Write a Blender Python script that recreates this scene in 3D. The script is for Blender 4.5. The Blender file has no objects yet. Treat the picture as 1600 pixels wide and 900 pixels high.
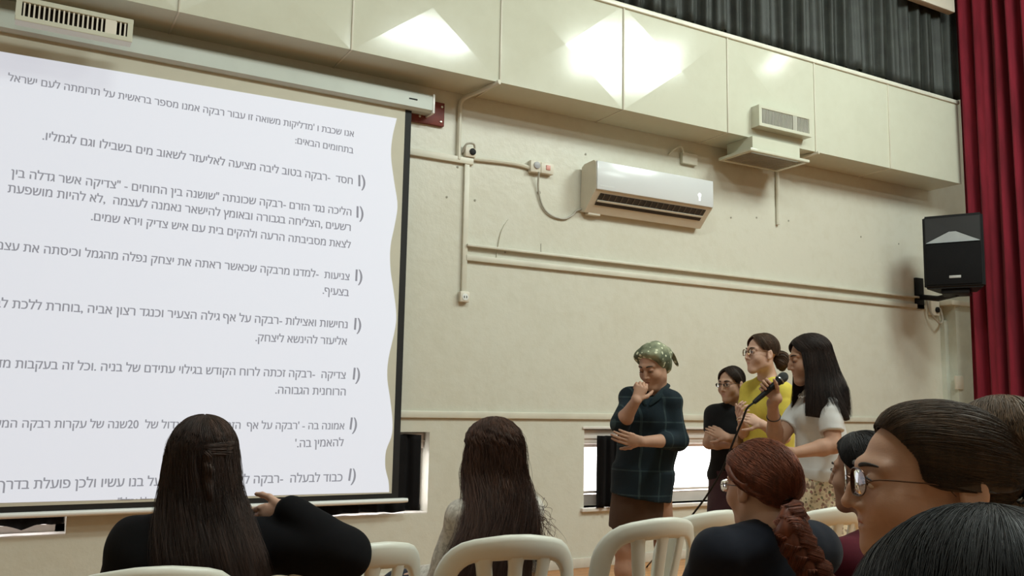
import bpy, bmesh, math, random
import numpy as np
from mathutils import Vector, Matrix
random.seed(7)
C = bpy.context.scene.collection
SC = bpy.context.scene

# ---------------------------------------------------------------- camera
F_PX = 1389.0
YAW, PITCH, ROLL = 0.513724, 0.128978, 0.0193084
CAM = np.array([0.0, 0.0, 1.25])
def cam_axes():
    cy, sy = math.cos(YAW), math.sin(YAW)
    cp, sp = math.cos(PITCH), math.sin(PITCH)
    fwd = np.array([sy*cp, cy*cp, sp]); right = np.array([cy, -sy, 0.0]); up = np.cross(right, fwd)
    cr, sr = math.cos(ROLL), math.sin(ROLL)
    return cr*right + sr*up, -sr*right + cr*up, fwd
CR, CU, CF = cam_axes()
cam_data = bpy.data.cameras.new('camera')
cam_data.sensor_width = 36.0
cam_data.lens = F_PX/1600.0*36.0
cam_data.clip_start = 0.05
cam = bpy.data.objects.new('camera', cam_data)
C.objects.link(cam)
m = Matrix.Identity(4)
for i in range(3):
    m[i][0], m[i][1], m[i][2], m[i][3] = CR[i], CU[i], -CF[i], CAM[i]
cam.matrix_world = m
SC.camera = cam

# ---------------------------------------------------------------- world, lights, exposure
SC.view_settings.view_transform = 'Standard'
SC.view_settings.look = 'None'
SC.view_settings.gamma = 1.0
SC.view_settings.use_curve_mapping = False
SC.view_settings.exposure = 0.07
world = bpy.data.worlds.new('world'); SC.world = world
world.use_nodes = True
world.node_tree.nodes['Background'].inputs[0].default_value = (0.9, 0.95, 1.0, 1)
world.node_tree.nodes['Background'].inputs[1].default_value = 0.25

def area(name, loc, target, sx, sy, power, col=(1, 1, 1)):
    l = bpy.data.lights.new(name, 'AREA'); l.shape = 'RECTANGLE'; l.size = sx; l.size_y = sy
    l.energy = power; l.color = col
    o = bpy.data.objects.new(name, l); C.objects.link(o); o.location = loc
    d = Vector(target) - Vector(loc)
    o.rotation_euler = d.to_track_quat('-Z', 'Y').to_euler()
    return o
area('stage_floodlight', (6.7, 2.0, 5.75), (4.9, 5.9, 2.4), 1.5, 0.9, 125, (0.89, 1.0, 0.93))
area('ceiling_light_near_stage', (4.5, 0.5, 5.85), (4.5, 1.5, 0), 1.3, 0.5, 135, (0.89, 1.0, 0.95))
area('ceiling_light_hall', (1.5, 1.6, 5.85), (1.5, 2.0, 0), 1.3, 0.5, 120, (0.89, 1.0, 0.95))
area('ceiling_light_stage_rear', (7.1, -2.0, 5.85), (7.1, -1.0, 0), 1.3, 0.5, 85, (0.89, 1.0, 0.95))
area('added_fill_stage_right', (8.7, 3.3, 5.85), (8.5, 4.2, 0), 1.0, 0.5, 34, (0.89, 1.0, 0.95))  # added fill light to lift the right end of the wall by the curtain
area('ceiling_light_hall_rear', (0.0, -2.5, 5.85), (0.0, -2.5, 0), 1.3, 0.5, 30, (0.89, 1.0, 0.95))

# ---------------------------------------------------------------- helpers
D = 5.893                      # the back wall stands at y = D
def ray(px, py):
    return CR*(px-800.0)/F_PX + CU*(450.0-py)/F_PX + CF
def P(px, py, depth):          # a point seen at a pixel, at a distance along the camera axis
    return CAM + ray(px, py)*depth
def onY(px, py, Y):
    d = ray(px, py); return CAM + d*(Y/d[1])
def onZ(px, py, z):
    d = ray(px, py); return CAM + d*((z-CAM[2])/d[2])

def tag(o, label=None, cat=None, group=None, kind=None):
    if label: o['label'] = label
    if cat: o['category'] = cat
    if group: o['group'] = group
    if kind: o['kind'] = kind
    return o
def empty(name, loc, label, cat, group=None):
    o = bpy.data.objects.new(name, None); C.objects.link(o)
    o.location = [float(v) for v in loc]; o.empty_display_size = 0.1
    tag(o, label, cat, group)
    return o
def origin_of(o):
    p = np.zeros(3)
    while o is not None:
        p += np.array(o.location); o = o.parent
    return p
def mesh_obj(name, verts, faces, mats, parent=None, smooth=True, midx=None, label=None, origin=None, sharp=None):
    """verts are world coordinates; the mesh is stored relative to its parent"""
    verts = np.asarray(verts, float).reshape(-1, 3)
    if parent is not None: org = origin_of(parent)
    elif origin is not None: org = np.asarray(origin, float)
    else:
        lo, hi = verts.min(0), verts.max(0); org = np.array([(lo[0]+hi[0])/2, (lo[1]+hi[1])/2, lo[2]])
    me = bpy.data.meshes.new(name)
    me.from_pydata((verts-org).tolist(), [], faces if isinstance(faces, list) else faces.tolist())
    if not isinstance(mats, (list, tuple)): mats = [mats]
    for mm in mats: me.materials.append(mm)
    n = len(me.polygons)
    me.polygons.foreach_set('use_smooth', [bool(smooth)]*n)
    if midx is not None: me.polygons.foreach_set('material_index', np.asarray(midx, dtype=np.int32))
    me.update()
    if sharp is not None:
        me.set_sharp_from_angle(angle=math.radians(sharp))
    o = bpy.data.objects.new(name, me); C.objects.link(o)
    if parent is not None: o.parent = parent
    else: o.location = org.tolist()
    if label: o['label'] = label
    return o

class MB:
    """collects simple solids into one mesh"""
    def __init__(s): s.v = []; s.f = []
    def add(s, v, f):
        b = len(s.v); s.v += [tuple(map(float, p)) for p in v]; s.f += [tuple(i+b for i in q) for q in f]; return s
    def box(s, x0, x1, y0, y1, z0, z1, bev=0.0, M=None):
        bm = bmesh.new(); bmesh.ops.create_cube(bm, size=1.0)
        for v in bm.verts:
            v.co = Vector(((x0+x1)/2+v.co.x*(x1-x0), (y0+y1)/2+v.co.y*(y1-y0), (z0+z1)/2+v.co.z*(z1-z0)))
        if bev: bmesh.ops.bevel(bm, geom=bm.edges[:], offset=bev, segments=2, profile=0.5, affect='EDGES')
        s._take(bm, M); return s
    def _take(s, bm, M=None):
        bm.verts.index_update()
        vs = [v.co.copy() for v in bm.verts]
        if M is not None: vs = [M @ v for v in vs]
        s.add(vs, [[v.index for v in f.verts] for f in bm.faces]); bm.free()
    def prism(s, poly, axis, a, b):
        """poly: 2D points; axis 0/1/2 = extrusion axis, from a to b"""
        n = len(poly)
        def mk(p, t):
            if axis == 0: return (t, p[0], p[1])
            if axis == 1: return (p[0], t, p[1])
            return (p[0], p[1], t)
        v = [mk(p, a) for p in poly]+[mk(p, b) for p in poly]
        f = [tuple(range(n))[::-1], tuple(range(n, 2*n))]+[(i, (i+1) % n, n+(i+1) % n, n+i) for i in range(n)]
        s.add(v, f); return s
    def tube(s, pts, r, n=8, cap=True, flat=1.0, up=(0, 0, 1)):
        pts = np.asarray(pts, float); m_ = len(pts)
        r = np.broadcast_to(np.asarray(r, float), (m_,))
        t = np.gradient(pts, axis=0); t /= np.linalg.norm(t, axis=1)[:, None]+1e-9
        u = np.asarray(up, float); vs = []
        for i in range(m_):
            a = u-t[i]*np.dot(u, t[i])
            if np.linalg.norm(a) < 1e-3: a = np.array([1.0, 0, 0])-t[i]*t[i][0]
            a /= np.linalg.norm(a); b = np.cross(t[i], a); u = a
            for k in range(n):
                q = 2*math.pi*k/n
                vs.append(pts[i]+r[i]*(math.cos(q)*a*flat+math.sin(q)*b))
        fs = [(i*n+k, i*n+(k+1) % n, (i+1)*n+(k+1) % n, (i+1)*n+k) for i in range(m_-1) for k in range(n)]
        if cap: fs += [tuple(range(n))[::-1], tuple((m_-1)*n+k for k in range(n))]
        s.add(vs, fs); return s
    def disc(s, c, nrm, r, h, n=16):
        c = np.asarray(c, float); nrm = np.asarray(nrm, float); nrm = nrm/np.linalg.norm(nrm)
        return s.tube([c, c+nrm*h*0.8, c+nrm*h], [r, r, r*0.8], n)
    def build(s, name, mat, parent=None, smooth=True, label=None, sharp=35, origin=None):
        o = mesh_obj(name, s.v, s.f, mat, parent, smooth, None, label, origin, sharp if smooth else None)
        bm = bmesh.new(); bm.from_mesh(o.data); bmesh.ops.recalc_face_normals(bm, faces=bm.faces); bm.to_mesh(o.data); bm.free()
        return o

def smooth_path(pts, n=24):
    pts = np.asarray(pts, float); m_ = len(pts)
    t = np.linspace(0, m_-1, n); out = []
    for q in t:
        i = min(int(q), m_-2); u = q-i
        p0 = pts[max(i-1, 0)]; p1 = pts[i]; p2 = pts[i+1]; p3 = pts[min(i+2, m_-1)]
        out.append(0.5*((2*p1)+(-p0+p2)*u+(2*p0-5*p1+4*p2-p3)*u*u+(-p0+3*p1-3*p2+p3)*u**3))
    return np.array(out)

# ---------------------------------------------------------------- materials
def srgb(r, g, b):
    f = lambda c: (c/255/12.92) if c/255 <= 0.04045 else ((c/255+0.055)/1.055)**2.4
    return (f(r), f(g), f(b))
def newmat(name):
    mt = bpy.data.materials.new(name); mt.use_nodes = True
    nt = mt.node_tree; return mt, nt, nt.nodes['Principled BSDF']
def link(nt, a, b): nt.links.new(a, b)
def coords(nt, scale=(1, 1, 1)):
    tc = nt.nodes.new('ShaderNodeTexCoord'); mp = nt.nodes.new('ShaderNodeMapping')
    mp.inputs['Scale'].default_value = scale; link(nt, tc.outputs['Object'], mp.inputs['Vector']); return mp.outputs['Vector']
def noise(nt, vec, scale, detail=3.0, rough=0.5):
    n = nt.nodes.new('ShaderNodeTexNoise'); n.inputs['Scale'].default_value = scale
    n.inputs['Detail'].default_value = detail; n.inputs['Roughness'].default_value = rough
    link(nt, vec, n.inputs['Vector']); return n.outputs['Fac']
def ramp(nt, fac, stops):
    r = nt.nodes.new('ShaderNodeValToRGB'); e = r.color_ramp.elements
    while len(e) < len(stops): e.new(0.5)
    for el, (p, c) in zip(e, stops): el.position = p; el.color = (*c, 1)
    link(nt, fac, r.inputs['Fac']); return r.outputs['Color']
def bump(nt, b, fac, strength, dist=0.01):
    n = nt.nodes.new('ShaderNodeBump'); n.inputs['Strength'].default_value = strength; n.inputs['Distance'].default_value = dist
    link(nt, fac, n.inputs['Height']); link(nt, n.outputs['Normal'], b.inputs['Normal'])
def mat(name, col, rough=0.5, metal=0.0, var=0.08, vscale=6.0, bstr=0.0, bscale=80.0, vec_scale=(1, 1, 1), spec=0.5, sheen=0.0, coat=0.0):
    mt, nt, b = newmat(name)
    v = coords(nt, vec_scale)
    lo = tuple(c*(1-var) for c in col); hi = tuple(min(1, c*(1+var)) for c in col)
    link(nt, ramp(nt, noise(nt, v, vscale), [(0.3, lo), (0.7, hi)]), b.inputs['Base Color'])
    b.inputs['Roughness'].default_value = rough; b.inputs['Metallic'].default_value = metal
    b.inputs['Specular IOR Level'].default_value = spec
    if sheen: b.inputs['Sheen Weight'].default_value = sheen
    if coat: b.inputs['Coat Weight'].default_value = coat; b.inputs['Coat Roughness'].default_value = 0.15
    if bstr: bump(nt, b, noise(nt, v, bscale, 4.0), bstr)
    return mt
def emis(name, col, s, rough=0.8, base=None):
    mt, nt, b = newmat(name)
    b.inputs['Base Color'].default_value = (*(base or col), 1); b.inputs['Roughness'].default_value = rough
    b.inputs['Emission Color'].default_value = (*col, 1); b.inputs['Emission Strength'].default_value = s
    return mt
# ================================================================ the room
def wall_paint(name, col, rough, bscale, bstr, dirt):
    mt, nt, b = newmat(name)
    v = coords(nt)
    n1 = noise(nt, v, 1.3, 5.0, 0.6); n2 = noise(nt, v, 9.0, 4.0, 0.6)
    mx = nt.nodes.new('ShaderNodeMath'); mx.operation = 'MULTIPLY'; link(nt, n1, mx.inputs[0]); link(nt, n2, mx.inputs[1])
    link(nt, ramp(nt, mx.outputs[0], [(0.05, dirt), (0.30, col)]), b.inputs['Base Color'])
    b.inputs['Roughness'].default_value = rough
    n3 = noise(nt, v, bscale, 5.0, 0.6); bump(nt, b, n3, bstr, 0.01)
    return mt
M_WALL = wall_paint('cream_gloss_wall_paint', (0.65, 0.64, 0.55), 0.33, 16.0, 0.26, (0.60, 0.58, 0.48))
M_DUCT = wall_paint('cream_duct_enamel', (0.625, 0.64, 0.53), 0.13, 5.0, 0.04, (0.59, 0.60, 0.49))
M_DUCT.node_tree.nodes['Principled BSDF'].inputs['Specular IOR Level'].default_value = 0.4
M_TRIM = mat('cream_trim_paint', (0.65, 0.63, 0.53), 0.4, var=0.06)
M_BASE = mat('pale_baseboard_paint', (0.62, 0.58, 0.50), 0.45, var=0.1)
M_WHITE = mat('white_plastic_housing', (0.80, 0.82, 0.80), 0.3, var=0.02)
M_OFFW = mat('offwhite_plastic', (0.70, 0.66, 0.56), 0.4, var=0.05)
M_BLACK = mat('black_plastic', (0.008, 0.008, 0.009), 0.5, var=0.2, bstr=0.1, bscale=200, spec=0.2)
M_CASE = mat('screen_case_grey_green', (0.52, 0.57, 0.52), 0.35, var=0.03)
M_MATTE = mat('screen_border_fabric', (0.60, 0.58, 0.48), 0.8, var=0.03)
M_BLKF = mat('black_screen_border', (0.008, 0.008, 0.008), 0.7, var=0.2)
M_REDW = mat('maroon_painted_board', srgb(110, 38, 26), 0.5, var=0.15, vscale=20)
M_GRILLE = mat('dark_duct_void', (0.035, 0.028, 0.022), 0.7, var=0.3)
M_SLAT = mat('grey_louvre_paint', (0.42, 0.42, 0.36), 0.4, var=0.1)
M_BLKCLOTH = mat('black_cloth', (0.005, 0.0045, 0.005), 0.9, var=0.3, bstr=0.2, bscale=40, spec=0.2)
M_SCREW = mat('zinc_screw', (0.7, 0.68, 0.6), 0.3, metal=0.8)
M_GREY = mat('grey_cable_sheath', (0.42, 0.40, 0.34), 0.5)
def floor_mat():
    mt, nt, b = newmat('orange_wood_parquet')
    v = coords(nt, (1, 1, 1))
    br = nt.nodes.new('ShaderNodeTexBrick'); br.inputs['Scale'].default_value = 1.0
    br.inputs['Brick Width'].default_value = 0.6; br.inputs['Row Height'].default_value = 0.09; br.inputs['Mortar Size'].default_value = 0.0025
    br.inputs['Color1'].default_value = (*srgb(186, 124, 70), 1); br.inputs['Color2'].default_value = (*srgb(204, 146, 86), 1); br.inputs['Mortar'].default_value = (*srgb(110, 62, 26), 1)
    link(nt, v, br.inputs['Vector'])
    g = noise(nt, coords(nt, (2, 40, 1)), 3.0, 5.0)
    mix = nt.nodes.new('ShaderNodeMixRGB'); mix.blend_type = 'MULTIPLY'; mix.inputs[0].default_value = 0.35
    link(nt, br.outputs['Color'], mix.inputs[1]); link(nt, ramp(nt, g, [(0.3, (0.6, 0.55, 0.5)), (0.7, (1, 1, 1))]), mix.inputs[2])
    link(nt, mix.outputs[0], b.inputs['Base Color']); b.inputs['Roughness'].default_value = 0.3
    return mt
M_FLOOR = floor_mat()
M_CEIL = mat('ceiling_paint', (0.76, 0.74, 0.66), 0.8)
M_OUT = mat('outer_hall_paint', (0.62, 0.59, 0.49), 0.7)

def structure(name, mb, mt, smooth=True, origin=None):
    o = mb.build(name, mt, None, smooth, origin=origin); o['kind'] = 'structure'; return o

XL, XR, YN, ZC = -4.5, 10.6, -5.0, 6.1
# back wall with three low window openings (x0, x1, z0, z1)
WINS = [(-1.02, 0.376, 0.440, 1.035), (1.28, 2.672, 0.466, 1.035), (4.005, 5.78, 0.452, 1.06)]
w = MB()
xs = [XL]+[q for a in WINS for q in (a[0], a[1])]+[XR]
for i in range(0, len(xs), 2): w.box(xs[i], xs[i+1], D, D+0.22, 0, ZC)
for (a, b_, z0, z1) in WINS:
    w.box(a, b_, D, D+0.22, 0, z0); w.box(a, b_, D, D+0.22, z1, ZC)
structure('wall_back', w, M_WALL, False, origin=(0, 0, 0))
structure('floor', MB().box(XL, XR, YN, D+0.22, -0.1, 0), M_FLOOR, False, origin=(0, 0, 0))
structure('ceiling', MB().box(XL, XR, YN, D+0.22, ZC, ZC+0.1), M_CEIL, False)
structure('wall_left', MB().box(XL-0.1, XL, YN, D+0.22, 0, ZC), M_OUT, False)
structure('wall_rear', MB().box(XL, XR, YN-0.1, YN, 0, ZC), M_OUT, False)
structure('wall_right', MB().box(XR, XR+0.1, YN, D+0.22, 0, ZC), M_OUT, False)
structure('baseboard_back', MB().box(XL, 8.5, D-0.015, D, 0, 0.075, 0.004), M_BASE)
# dado rail at hip height and the double rail higher up
structure('trim_1', MB().box(XL, 8.52, D-0.022, D, 1.135, 1.185, 0.006), M_TRIM)
t = MB().box(2.915, 8.25, D-0.03, D, 2.30, 2.345, 0.006)
t.box(2.915, 8.25, D-0.045, D, 2.405, 2.425, 0.004)
structure('trim_2', t, M_TRIM)
# corner pier beside the stage
structure('wall_pier', MB().box(8.56, XR, D-0.14, D, 0, 2.35).box(8.50, 8.56, D-0.05, D, 0, 2.2), mat('pier_pale_paint', (0.62, 0.66, 0.58), 0.5), False)
structure('wall_pier_rail', MB().box(8.45, XR, D-0.18, D, 2.35, 2.40, 0.005), M_TRIM)

# windows: bright frosted panes in white frames, set back in the openings
M_PANE = emis('frosted_daylight_pane', (1.0, 0.97, 0.97), 5.0)
M_WFRAME = mat('pinkish_window_frame', (0.70, 0.63, 0.58), 0.4)
M_SILL = mat('white_window_sill', (0.72, 0.68, 0.63), 0.45)
for i, (a, b_, z0, z1) in enumerate(WINS):
    e = bpy.data.objects.new('window_%d' % (i+1), None); C.objects.link(e); e.location = ((a+b_)/2, D+0.1, z0); e['kind'] = 'structure'
    sh = 0.13
    MB().box(a+0.05, b_-0.05, D+0.150, D+0.156, z0+0.05, z1-sh-0.01).build('pane', M_PANE, e, False)
    fr = MB().box(a, a+0.05, D+0.13, D+0.18, z0, z1).box(b_-0.05, b_, D+0.13, D+0.18, z0, z1).box(a, b_, D+0.13, D+0.18, z0, z0+0.05)
    fr.box(a, b_, D+0.12, D+0.19, z1-sh-0.02, z1-sh+0.01)
    if i == 2: fr.box(a+0.05, b_-0.05, D+0.13, D+0.175, z0+0.05, z0+0.085).box(a+0.05, b_-0.05, D+0.115, D+0.175, z0+0.095, z0+0.115)
    fr.build('window_frame', M_WFRAME, e, False)
    o_ = 0.0 if i == 2 else 0.06
    MB().box(a, b_, D+0.03+o_, D+0.18, z1-sh+0.01, z1-0.005, 0.01).box(a, b_, D+0.02+o_, D+0.16, z1-0.075, z1-0.06).build('shutter_box', M_WFRAME, e)
    (MB().box(a-0.03, b_+0.03, D-0.03, D+0.13, z0-0.03, z0, 0.006) if i == 2 else MB().box(a, b_, D+0.002, D+0.13, z0, z0+0.008)).build('window_sill', M_SILL, e)
    if i == 2: MB().box(a-0.02, b_+0.02, D-0.012, D+0.01, z1, z1+0.02, 0.004).build('lintel', M_SILL, e)

def gathered(x0, x1, y, z0, z1, folds, amp, seed, zigzag=0.02, nx=None, pinch=0.0, topw=0.0):
    """a cloth sheet hanging in folds along x: closed double-sided sheet; returns verts, faces"""
    rng = np.random.RandomState(seed)
    nx = nx or int(folds*10); nz = 14
    u = np.linspace(0, 1, nx)
    ph = np.cumsum(0.5+rng.rand(nx)); ph = ph/ph[-1]*folds*2*math.pi
    sh = np.sin(ph)+0.35*np.sin(ph*2.3+1)
    bot = np.interp(u, np.linspace(0, 1, int(folds*2)+2), rng.rand(int(folds*2)+2))*zigzag
    top = np.interp(u, np.linspace(0, 1, int(folds)+2), rng.rand(int(folds)+2))*topw
    V = []
    for k, off in enumerate((0.0, 0.006)):
        for j in range(nz):
            t_ = j/(nz-1)
            for i in range(nx):
                a = amp*(1-pinch*t_)*sh[i]+0.25*amp*math.sin(3*t_+ph[i]*0.3)
                V.append((x0+(x1-x0)*u[i]+0.3*amp*math.cos(ph[i])*(0.3+t_*0.4), y+a+off, (z0+bot[i])*(1-t_)+(z1-top[i])*t_))
    Fc = []
    N = nx*nz
    for j in range(nz-1):
        for i in range(nx-1):
            q = (j*nx+i, j*nx+i+1, (j+1)*nx+i+1, (j+1)*nx+i)
            Fc.append(q); Fc.append(tuple(N+k for k in q[::-1]))
    bd = [i for i in range(nx)]+[j*nx+nx-1 for j in range(1, nz)]+[(nz-1)*nx+i for i in range(nx-2, -1, -1)]+[j*nx for j in range(nz-2, 0, -1)]
    for a, b2 in zip(bd, bd[1:]+bd[:1]): Fc.append((b2, a, N+a, N+b2))
    return V, Fc
# black cloth hung in the low windows
v_, f_ = gathered(WINS[1][0]+0.02, WINS[1][1]-0.055, D+0.03, WINS[1][2]+0.012, WINS[1][3]-0.012, 9, 0.018, 3, 0.012, topw=0.05)
tag(mesh_obj('black_window_curtain', v_, f_, M_BLKCLOTH), 'black cloth curtain covering the low window right behind the projection screen corner', 'curtain', 'black cloths over the low windows')
v_, f_ = gathered(WINS[0][0]+0.02, WINS[0][1]-0.012, D+0.055, WINS[0][2]+0.03, WINS[0][3]-0.01, 9, 0.018, 4, 0.04)
tag(mesh_obj('black_window_curtain', v_, f_, M_BLKCLOTH), 'black cloth in the low window under the bottom left end of the projection screen', 'curtain', 'black cloths over the low windows')
v_, f_ = gathered(4.10, 4.62, D-0.055, WINS[2][2]-0.005, WINS[2][3]-0.05, 7, 0.02, 5, 0.03)
tag(mesh_obj('black_window_curtain', v_, f_, M_BLKCLOTH), 'narrow black curtain pulled aside in the bright window behind the woman in a headscarf', 'curtain', 'black cloths over the low windows')

# ---------------------------------------------------------------- the air duct
YF, ZB, ZT = 5.51, 3.578, 4.44
seams = [-1.45, -0.35, 0.74, 1.838, 2.972, 4.09, 5.195, 6.26, 7.29, 8.40]
duct = empty('air_duct', ((seams[0]+seams[-1])/2, (YF+D)/2, ZB), 'long cream sheet metal air duct running along the top of the wall', 'air duct')
rng = np.random.RandomState(2)
for a, b_ in zip(seams[:-1], seams[1:]):
    g = 0.004; x0, x1 = a+g, b_-g; cx, cz = (x0+x1)/2, (ZB+ZT)/2
    bulge = 0.009+0.007*rng.rand()
    c4 = [(x0, YF, ZB), (x1, YF, ZB), (x1, YF, ZT), (x0, YF, ZT)]
    ctr = (cx+0.1*(rng.rand()-0.5), YF-bulge, cz+0.06*(rng.rand()-0.5))
    bk = [(x0, D-0.004, ZB), (x1, D-0.004, ZB), (x1, D-0.004, ZT), (x0, D-0.004, ZT)]
    V = c4+[ctr]+bk
    Fc = [(0, 1, 4), (1, 2, 4), (2, 3, 4), (3, 0, 4), (0, 5, 6, 1), (3, 2, 7, 8), (0, 3, 8, 5), (1, 6, 7, 2), (5, 8, 7, 6)]
    MB().add(V, Fc).build('duct_section', M_DUCT, duct, False)
for x in seams[1:-1]: MB().box(x-0.006, x+0.006, YF-0.010, D-0.004, ZB-0.006, ZT, 0.002).build('seam_strip', M_TRIM, duct, True)
MB().box(seams[0], seams[-1], YF-0.02, YF+0.03, ZT-0.02, ZT+0.02, 0.008).build('top_flange', mat('flange_white_paint', (0.78, 0.78, 0.68), 0.35, bstr=0.5, bscale=9), duct)

def vent_box(loc_label, x0, x1, y0, y1, z0, z1, cat='vent'):
    return empty('air_vent', ((x0+x1)/2, (y0+y1)/2, z0), loc_label, cat, 'air vents on the duct')
# front grille on the duct near the middle of the wall
def front_grille(label, x0, x1, yb, depth, z0, z1, nbar, split, bar_mat, back=None):
    e = vent_box(label, x0, x1, yb-depth, yb, z0, z1)
    t_ = 0.03
    MB().box(x0, x1, yb-depth, yb-depth+0.02, z0, z0+t_, 0.004).box(x0, x1, yb-depth, yb-depth+0.02, z1-t_, z1, 0.004)\
        .box(x0+0.0005, x0+t_, yb-depth+0.0005, yb-depth+0.0195, z0+t_-0.004, z1-t_+0.004).box(x1-t_, x1-0.0005, yb-depth+0.0005, yb-depth+0.0195, z0+t_-0.004, z1-t_+0.004)\
        .box(x0+0.002, x1-0.002, yb-depth+0.010, yb, z1-0.012, z1-0.001).box(x0+0.002, x1-0.002, yb-depth+0.010, yb, z0+0.001, z0+0.012)\
        .box(x0+0.0025, x0+0.012, yb-depth+0.010, yb, z0+0.006, z1-0.006).box(x1-0.012, x1-0.0025, yb-depth+0.010, yb, z0+0.006, z1-0.006).build('grille_frame', M_DUCT, e, False)
    MB().box(x0+0.012, x1-0.012, yb-0.012, yb-0.006, z0+0.012, z1-0.012).build('grille_back', back or M_GRILLE, e, False)
    b = MB(); k = 0
    for i in range(nbar):
        xx = x0+t_+(x1-x0-2*t_)*(i+0.5)/nbar
        b.box(xx-0.0045, xx+0.0045, yb-depth+0.006, yb-depth+0.016, z0+t_, z1-t_)
    if split is not None:
        xx = x0+(x1-x0)*split; b.box(xx-0.028, xx+0.028, yb-depth+0.002, yb-depth+0.02, z0+t_*0.6, z1-t_*0.6)
    b.build('grille_bars', bar_mat, e)
    return e
front_grille('boxed air vent grille on the duct front above the split air conditioner', 5.46, 6.10, YF-0.004, 0.10, 3.66, 3.85, 34, 0.68, M_SLAT, mat('grey_duct_lining', (0.16, 0.165, 0.14), 0.6))
front_grille('air vent grille hanging below the duct above the left end of the screen', -0.115, 0.487, YF+0.02, 0.09, 3.30, 3.44, 22, 0.80, M_OFFW)
# underslung outlet
z0, z1, z2 = 3.425, 3.45, ZB
e = vent_box('underslung air outlet box below the duct, opening facing down, beside the split air conditioner', 5.33, 6.08, 5.43, 5.80, z0, z1)
MB().box(5.43, 6.0, 5.46, 5.475, z1, z2-0.002).box(5.43, 6.0, 5.755, 5.77, z1, z2-0.002).box(5.432, 5.445, 5.474, 5.756, z1, z2-0.002).box(5.985, 5.998, 5.474, 5.756, z1, z2-0.002)\
    .box(5.36, 6.07, 5.41, 5.445, z0, z1, 0.004).box(5.36, 6.07, 5.775, 5.81, z0, z1, 0.004).box(5.3605, 5.40, 5.443, 5.777, z0+0.0005, z1-0.0005).box(6.03, 6.0695, 5.443, 5.777, z0+0.0005, z1-0.0005)\
    .box(5.38, 5.44, 5.43, 5.79, z1-0.008, z1-0.001).box(5.99, 6.05, 5.43, 5.79, z1-0.008, z1-0.001).build('outlet_frame', M_DUCT, e)
b = MB()
for i in range(12):
    yy = 5.455+i*0.028; b.box(5.40, 6.03, yy-0.003, yy+0.003, z0+0.004, z1-0.003)
b.build('louvre_blades', M_SLAT, e)
MB().box(5.445, 5.985, 5.475, 5.755, z2-0.03, z2-0.02).build('outlet_void', M_GRILLE, e, False)

# conduit stubs that drop from the duct onto the wall
def stub(x, zlow, lab):
    t_ = smooth_path([(x+0.12, YF-0.02, ZB-0.005), (x+0.06, YF+0.16, ZB-0.03), (x, D-0.035, ZB-0.06), (x-0.01, D-0.02, ZB-0.22), (x-0.01, D-0.018, zlow)], 24)
    o = MB().tube(t_, 0.016, 8, flat=1.2).build('conduit_pipe', M_TRIM)
    return tag(o, lab, 'conduit', 'cream conduits dropping from the duct')
stub(2.84, 3.06, 'cream conduit bending from the duct down to the junction box right of the screen')
stub(6.16, 2.95, 'cream conduit bending from the duct down the wall right of the underslung outlet')

# ---------------------------------------------------------------- valance, stage curtain
def velvet(name, col, rough=0.85, sheen=0.4, fold=(60, 60, 1)):
    mt, nt, b = newmat(name); v = coords(nt, (1, 1, 0.15))
    link(nt, ramp(nt, noise(nt, v, 14.0, 4.0), [(0.3, tuple(c*0.7 for c in col)), (0.7, tuple(c*1.2 for c in col))]), b.inputs['Base Color'])
    b.inputs['Roughness'].default_value = rough; b.inputs['Sheen Weight'].default_value = sheen; b.inputs['Specular IOR Level'].default_value = 0.25
    bump(nt, b, noise(nt, coords(nt), 220.0, 2.0), 0.15); return mt
M_VAL = mat('black_satin_valance', (0.020, 0.024, 0.020), 0.6, var=0.4, bstr=0.15, bscale=60)
v_, f_ = gathered(1.2, 8.9, D-0.33, ZT+0.024, 6.05, 44, 0.036, 11, 0.05, nx=640)
o = mesh_obj('black_valance', v_, f_, M_VAL); tag(o, 'gathered black satin valance hanging above the air duct', 'valance')
M_RED = velvet('dark_red_stage_velvet', srgb(116, 24, 40), sheen=0.1)
v_, f_ = gathered(0, 2.3, 0, 0.03, 6.05, 13, 0.075, 21, 0.01, nx=240, topw=0.0)
v_ = [(8.40+y_, 5.53-x_, z_) for (x_, y_, z_) in v_]
o = mesh_obj('stage_curtain', v_, [q[::-1] for q in f_], M_RED); tag(o, 'tall dark red velvet stage curtain in deep folds at the right', 'curtain')
structure('trim_3', MB().box(7.55, 8.23, 5.38, 5.46, 5.34, 5.62, 0.01), M_OFFW)

# ---------------------------------------------------------------- projection screen
YS = D-0.10
scr = empty('projection_screen', (1.1, YS, 0.57), 'large pull-down projection screen showing Hebrew text on the wall', 'projection screen')
SX0, SX1, SZ0, SZ1 = -1.25, 2.405, 0.565, 3.40
case = MB().prism([(YS-0.055, 3.352), (YS-0.055, 3.455), (YS-0.04, 3.468), (YS+0.07, 3.468), (YS+0.07, 3.345), (YS-0.03, 3.335)], 0, -1.4, 2.55)
cs = case.build('screen_case', M_CASE, scr)
MB().box(2.545, 2.562, YS-0.06, YS+0.072, 3.33, 3.473, 0.003).build('case_end_cap', M_WHITE, cs)
MB().box(2.36, 2.425, YS-0.0575, YS-0.054, 3.403, 3.413, 0.001).build('case_badge', M_BLACK, cs)
MB().box(SX0, SX1, YS, YS+0.003, SZ0+0.02, 3.36).build('screen_border', M_BLKF, scr, False)
MB().box(SX0+0.04, 2.355, YS-0.003, YS, 0.625, 3.36).build('screen_fabric', M_MATTE, scr, False)
wb = MB().tube([(SX0-0.05, YS, 0.575), (2.44, YS, 0.575), (2.475, YS, 0.575)], [0.017, 0.017, 0.014], 12)
wb.build('weight_bar', M_WHITE, scr)
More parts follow.
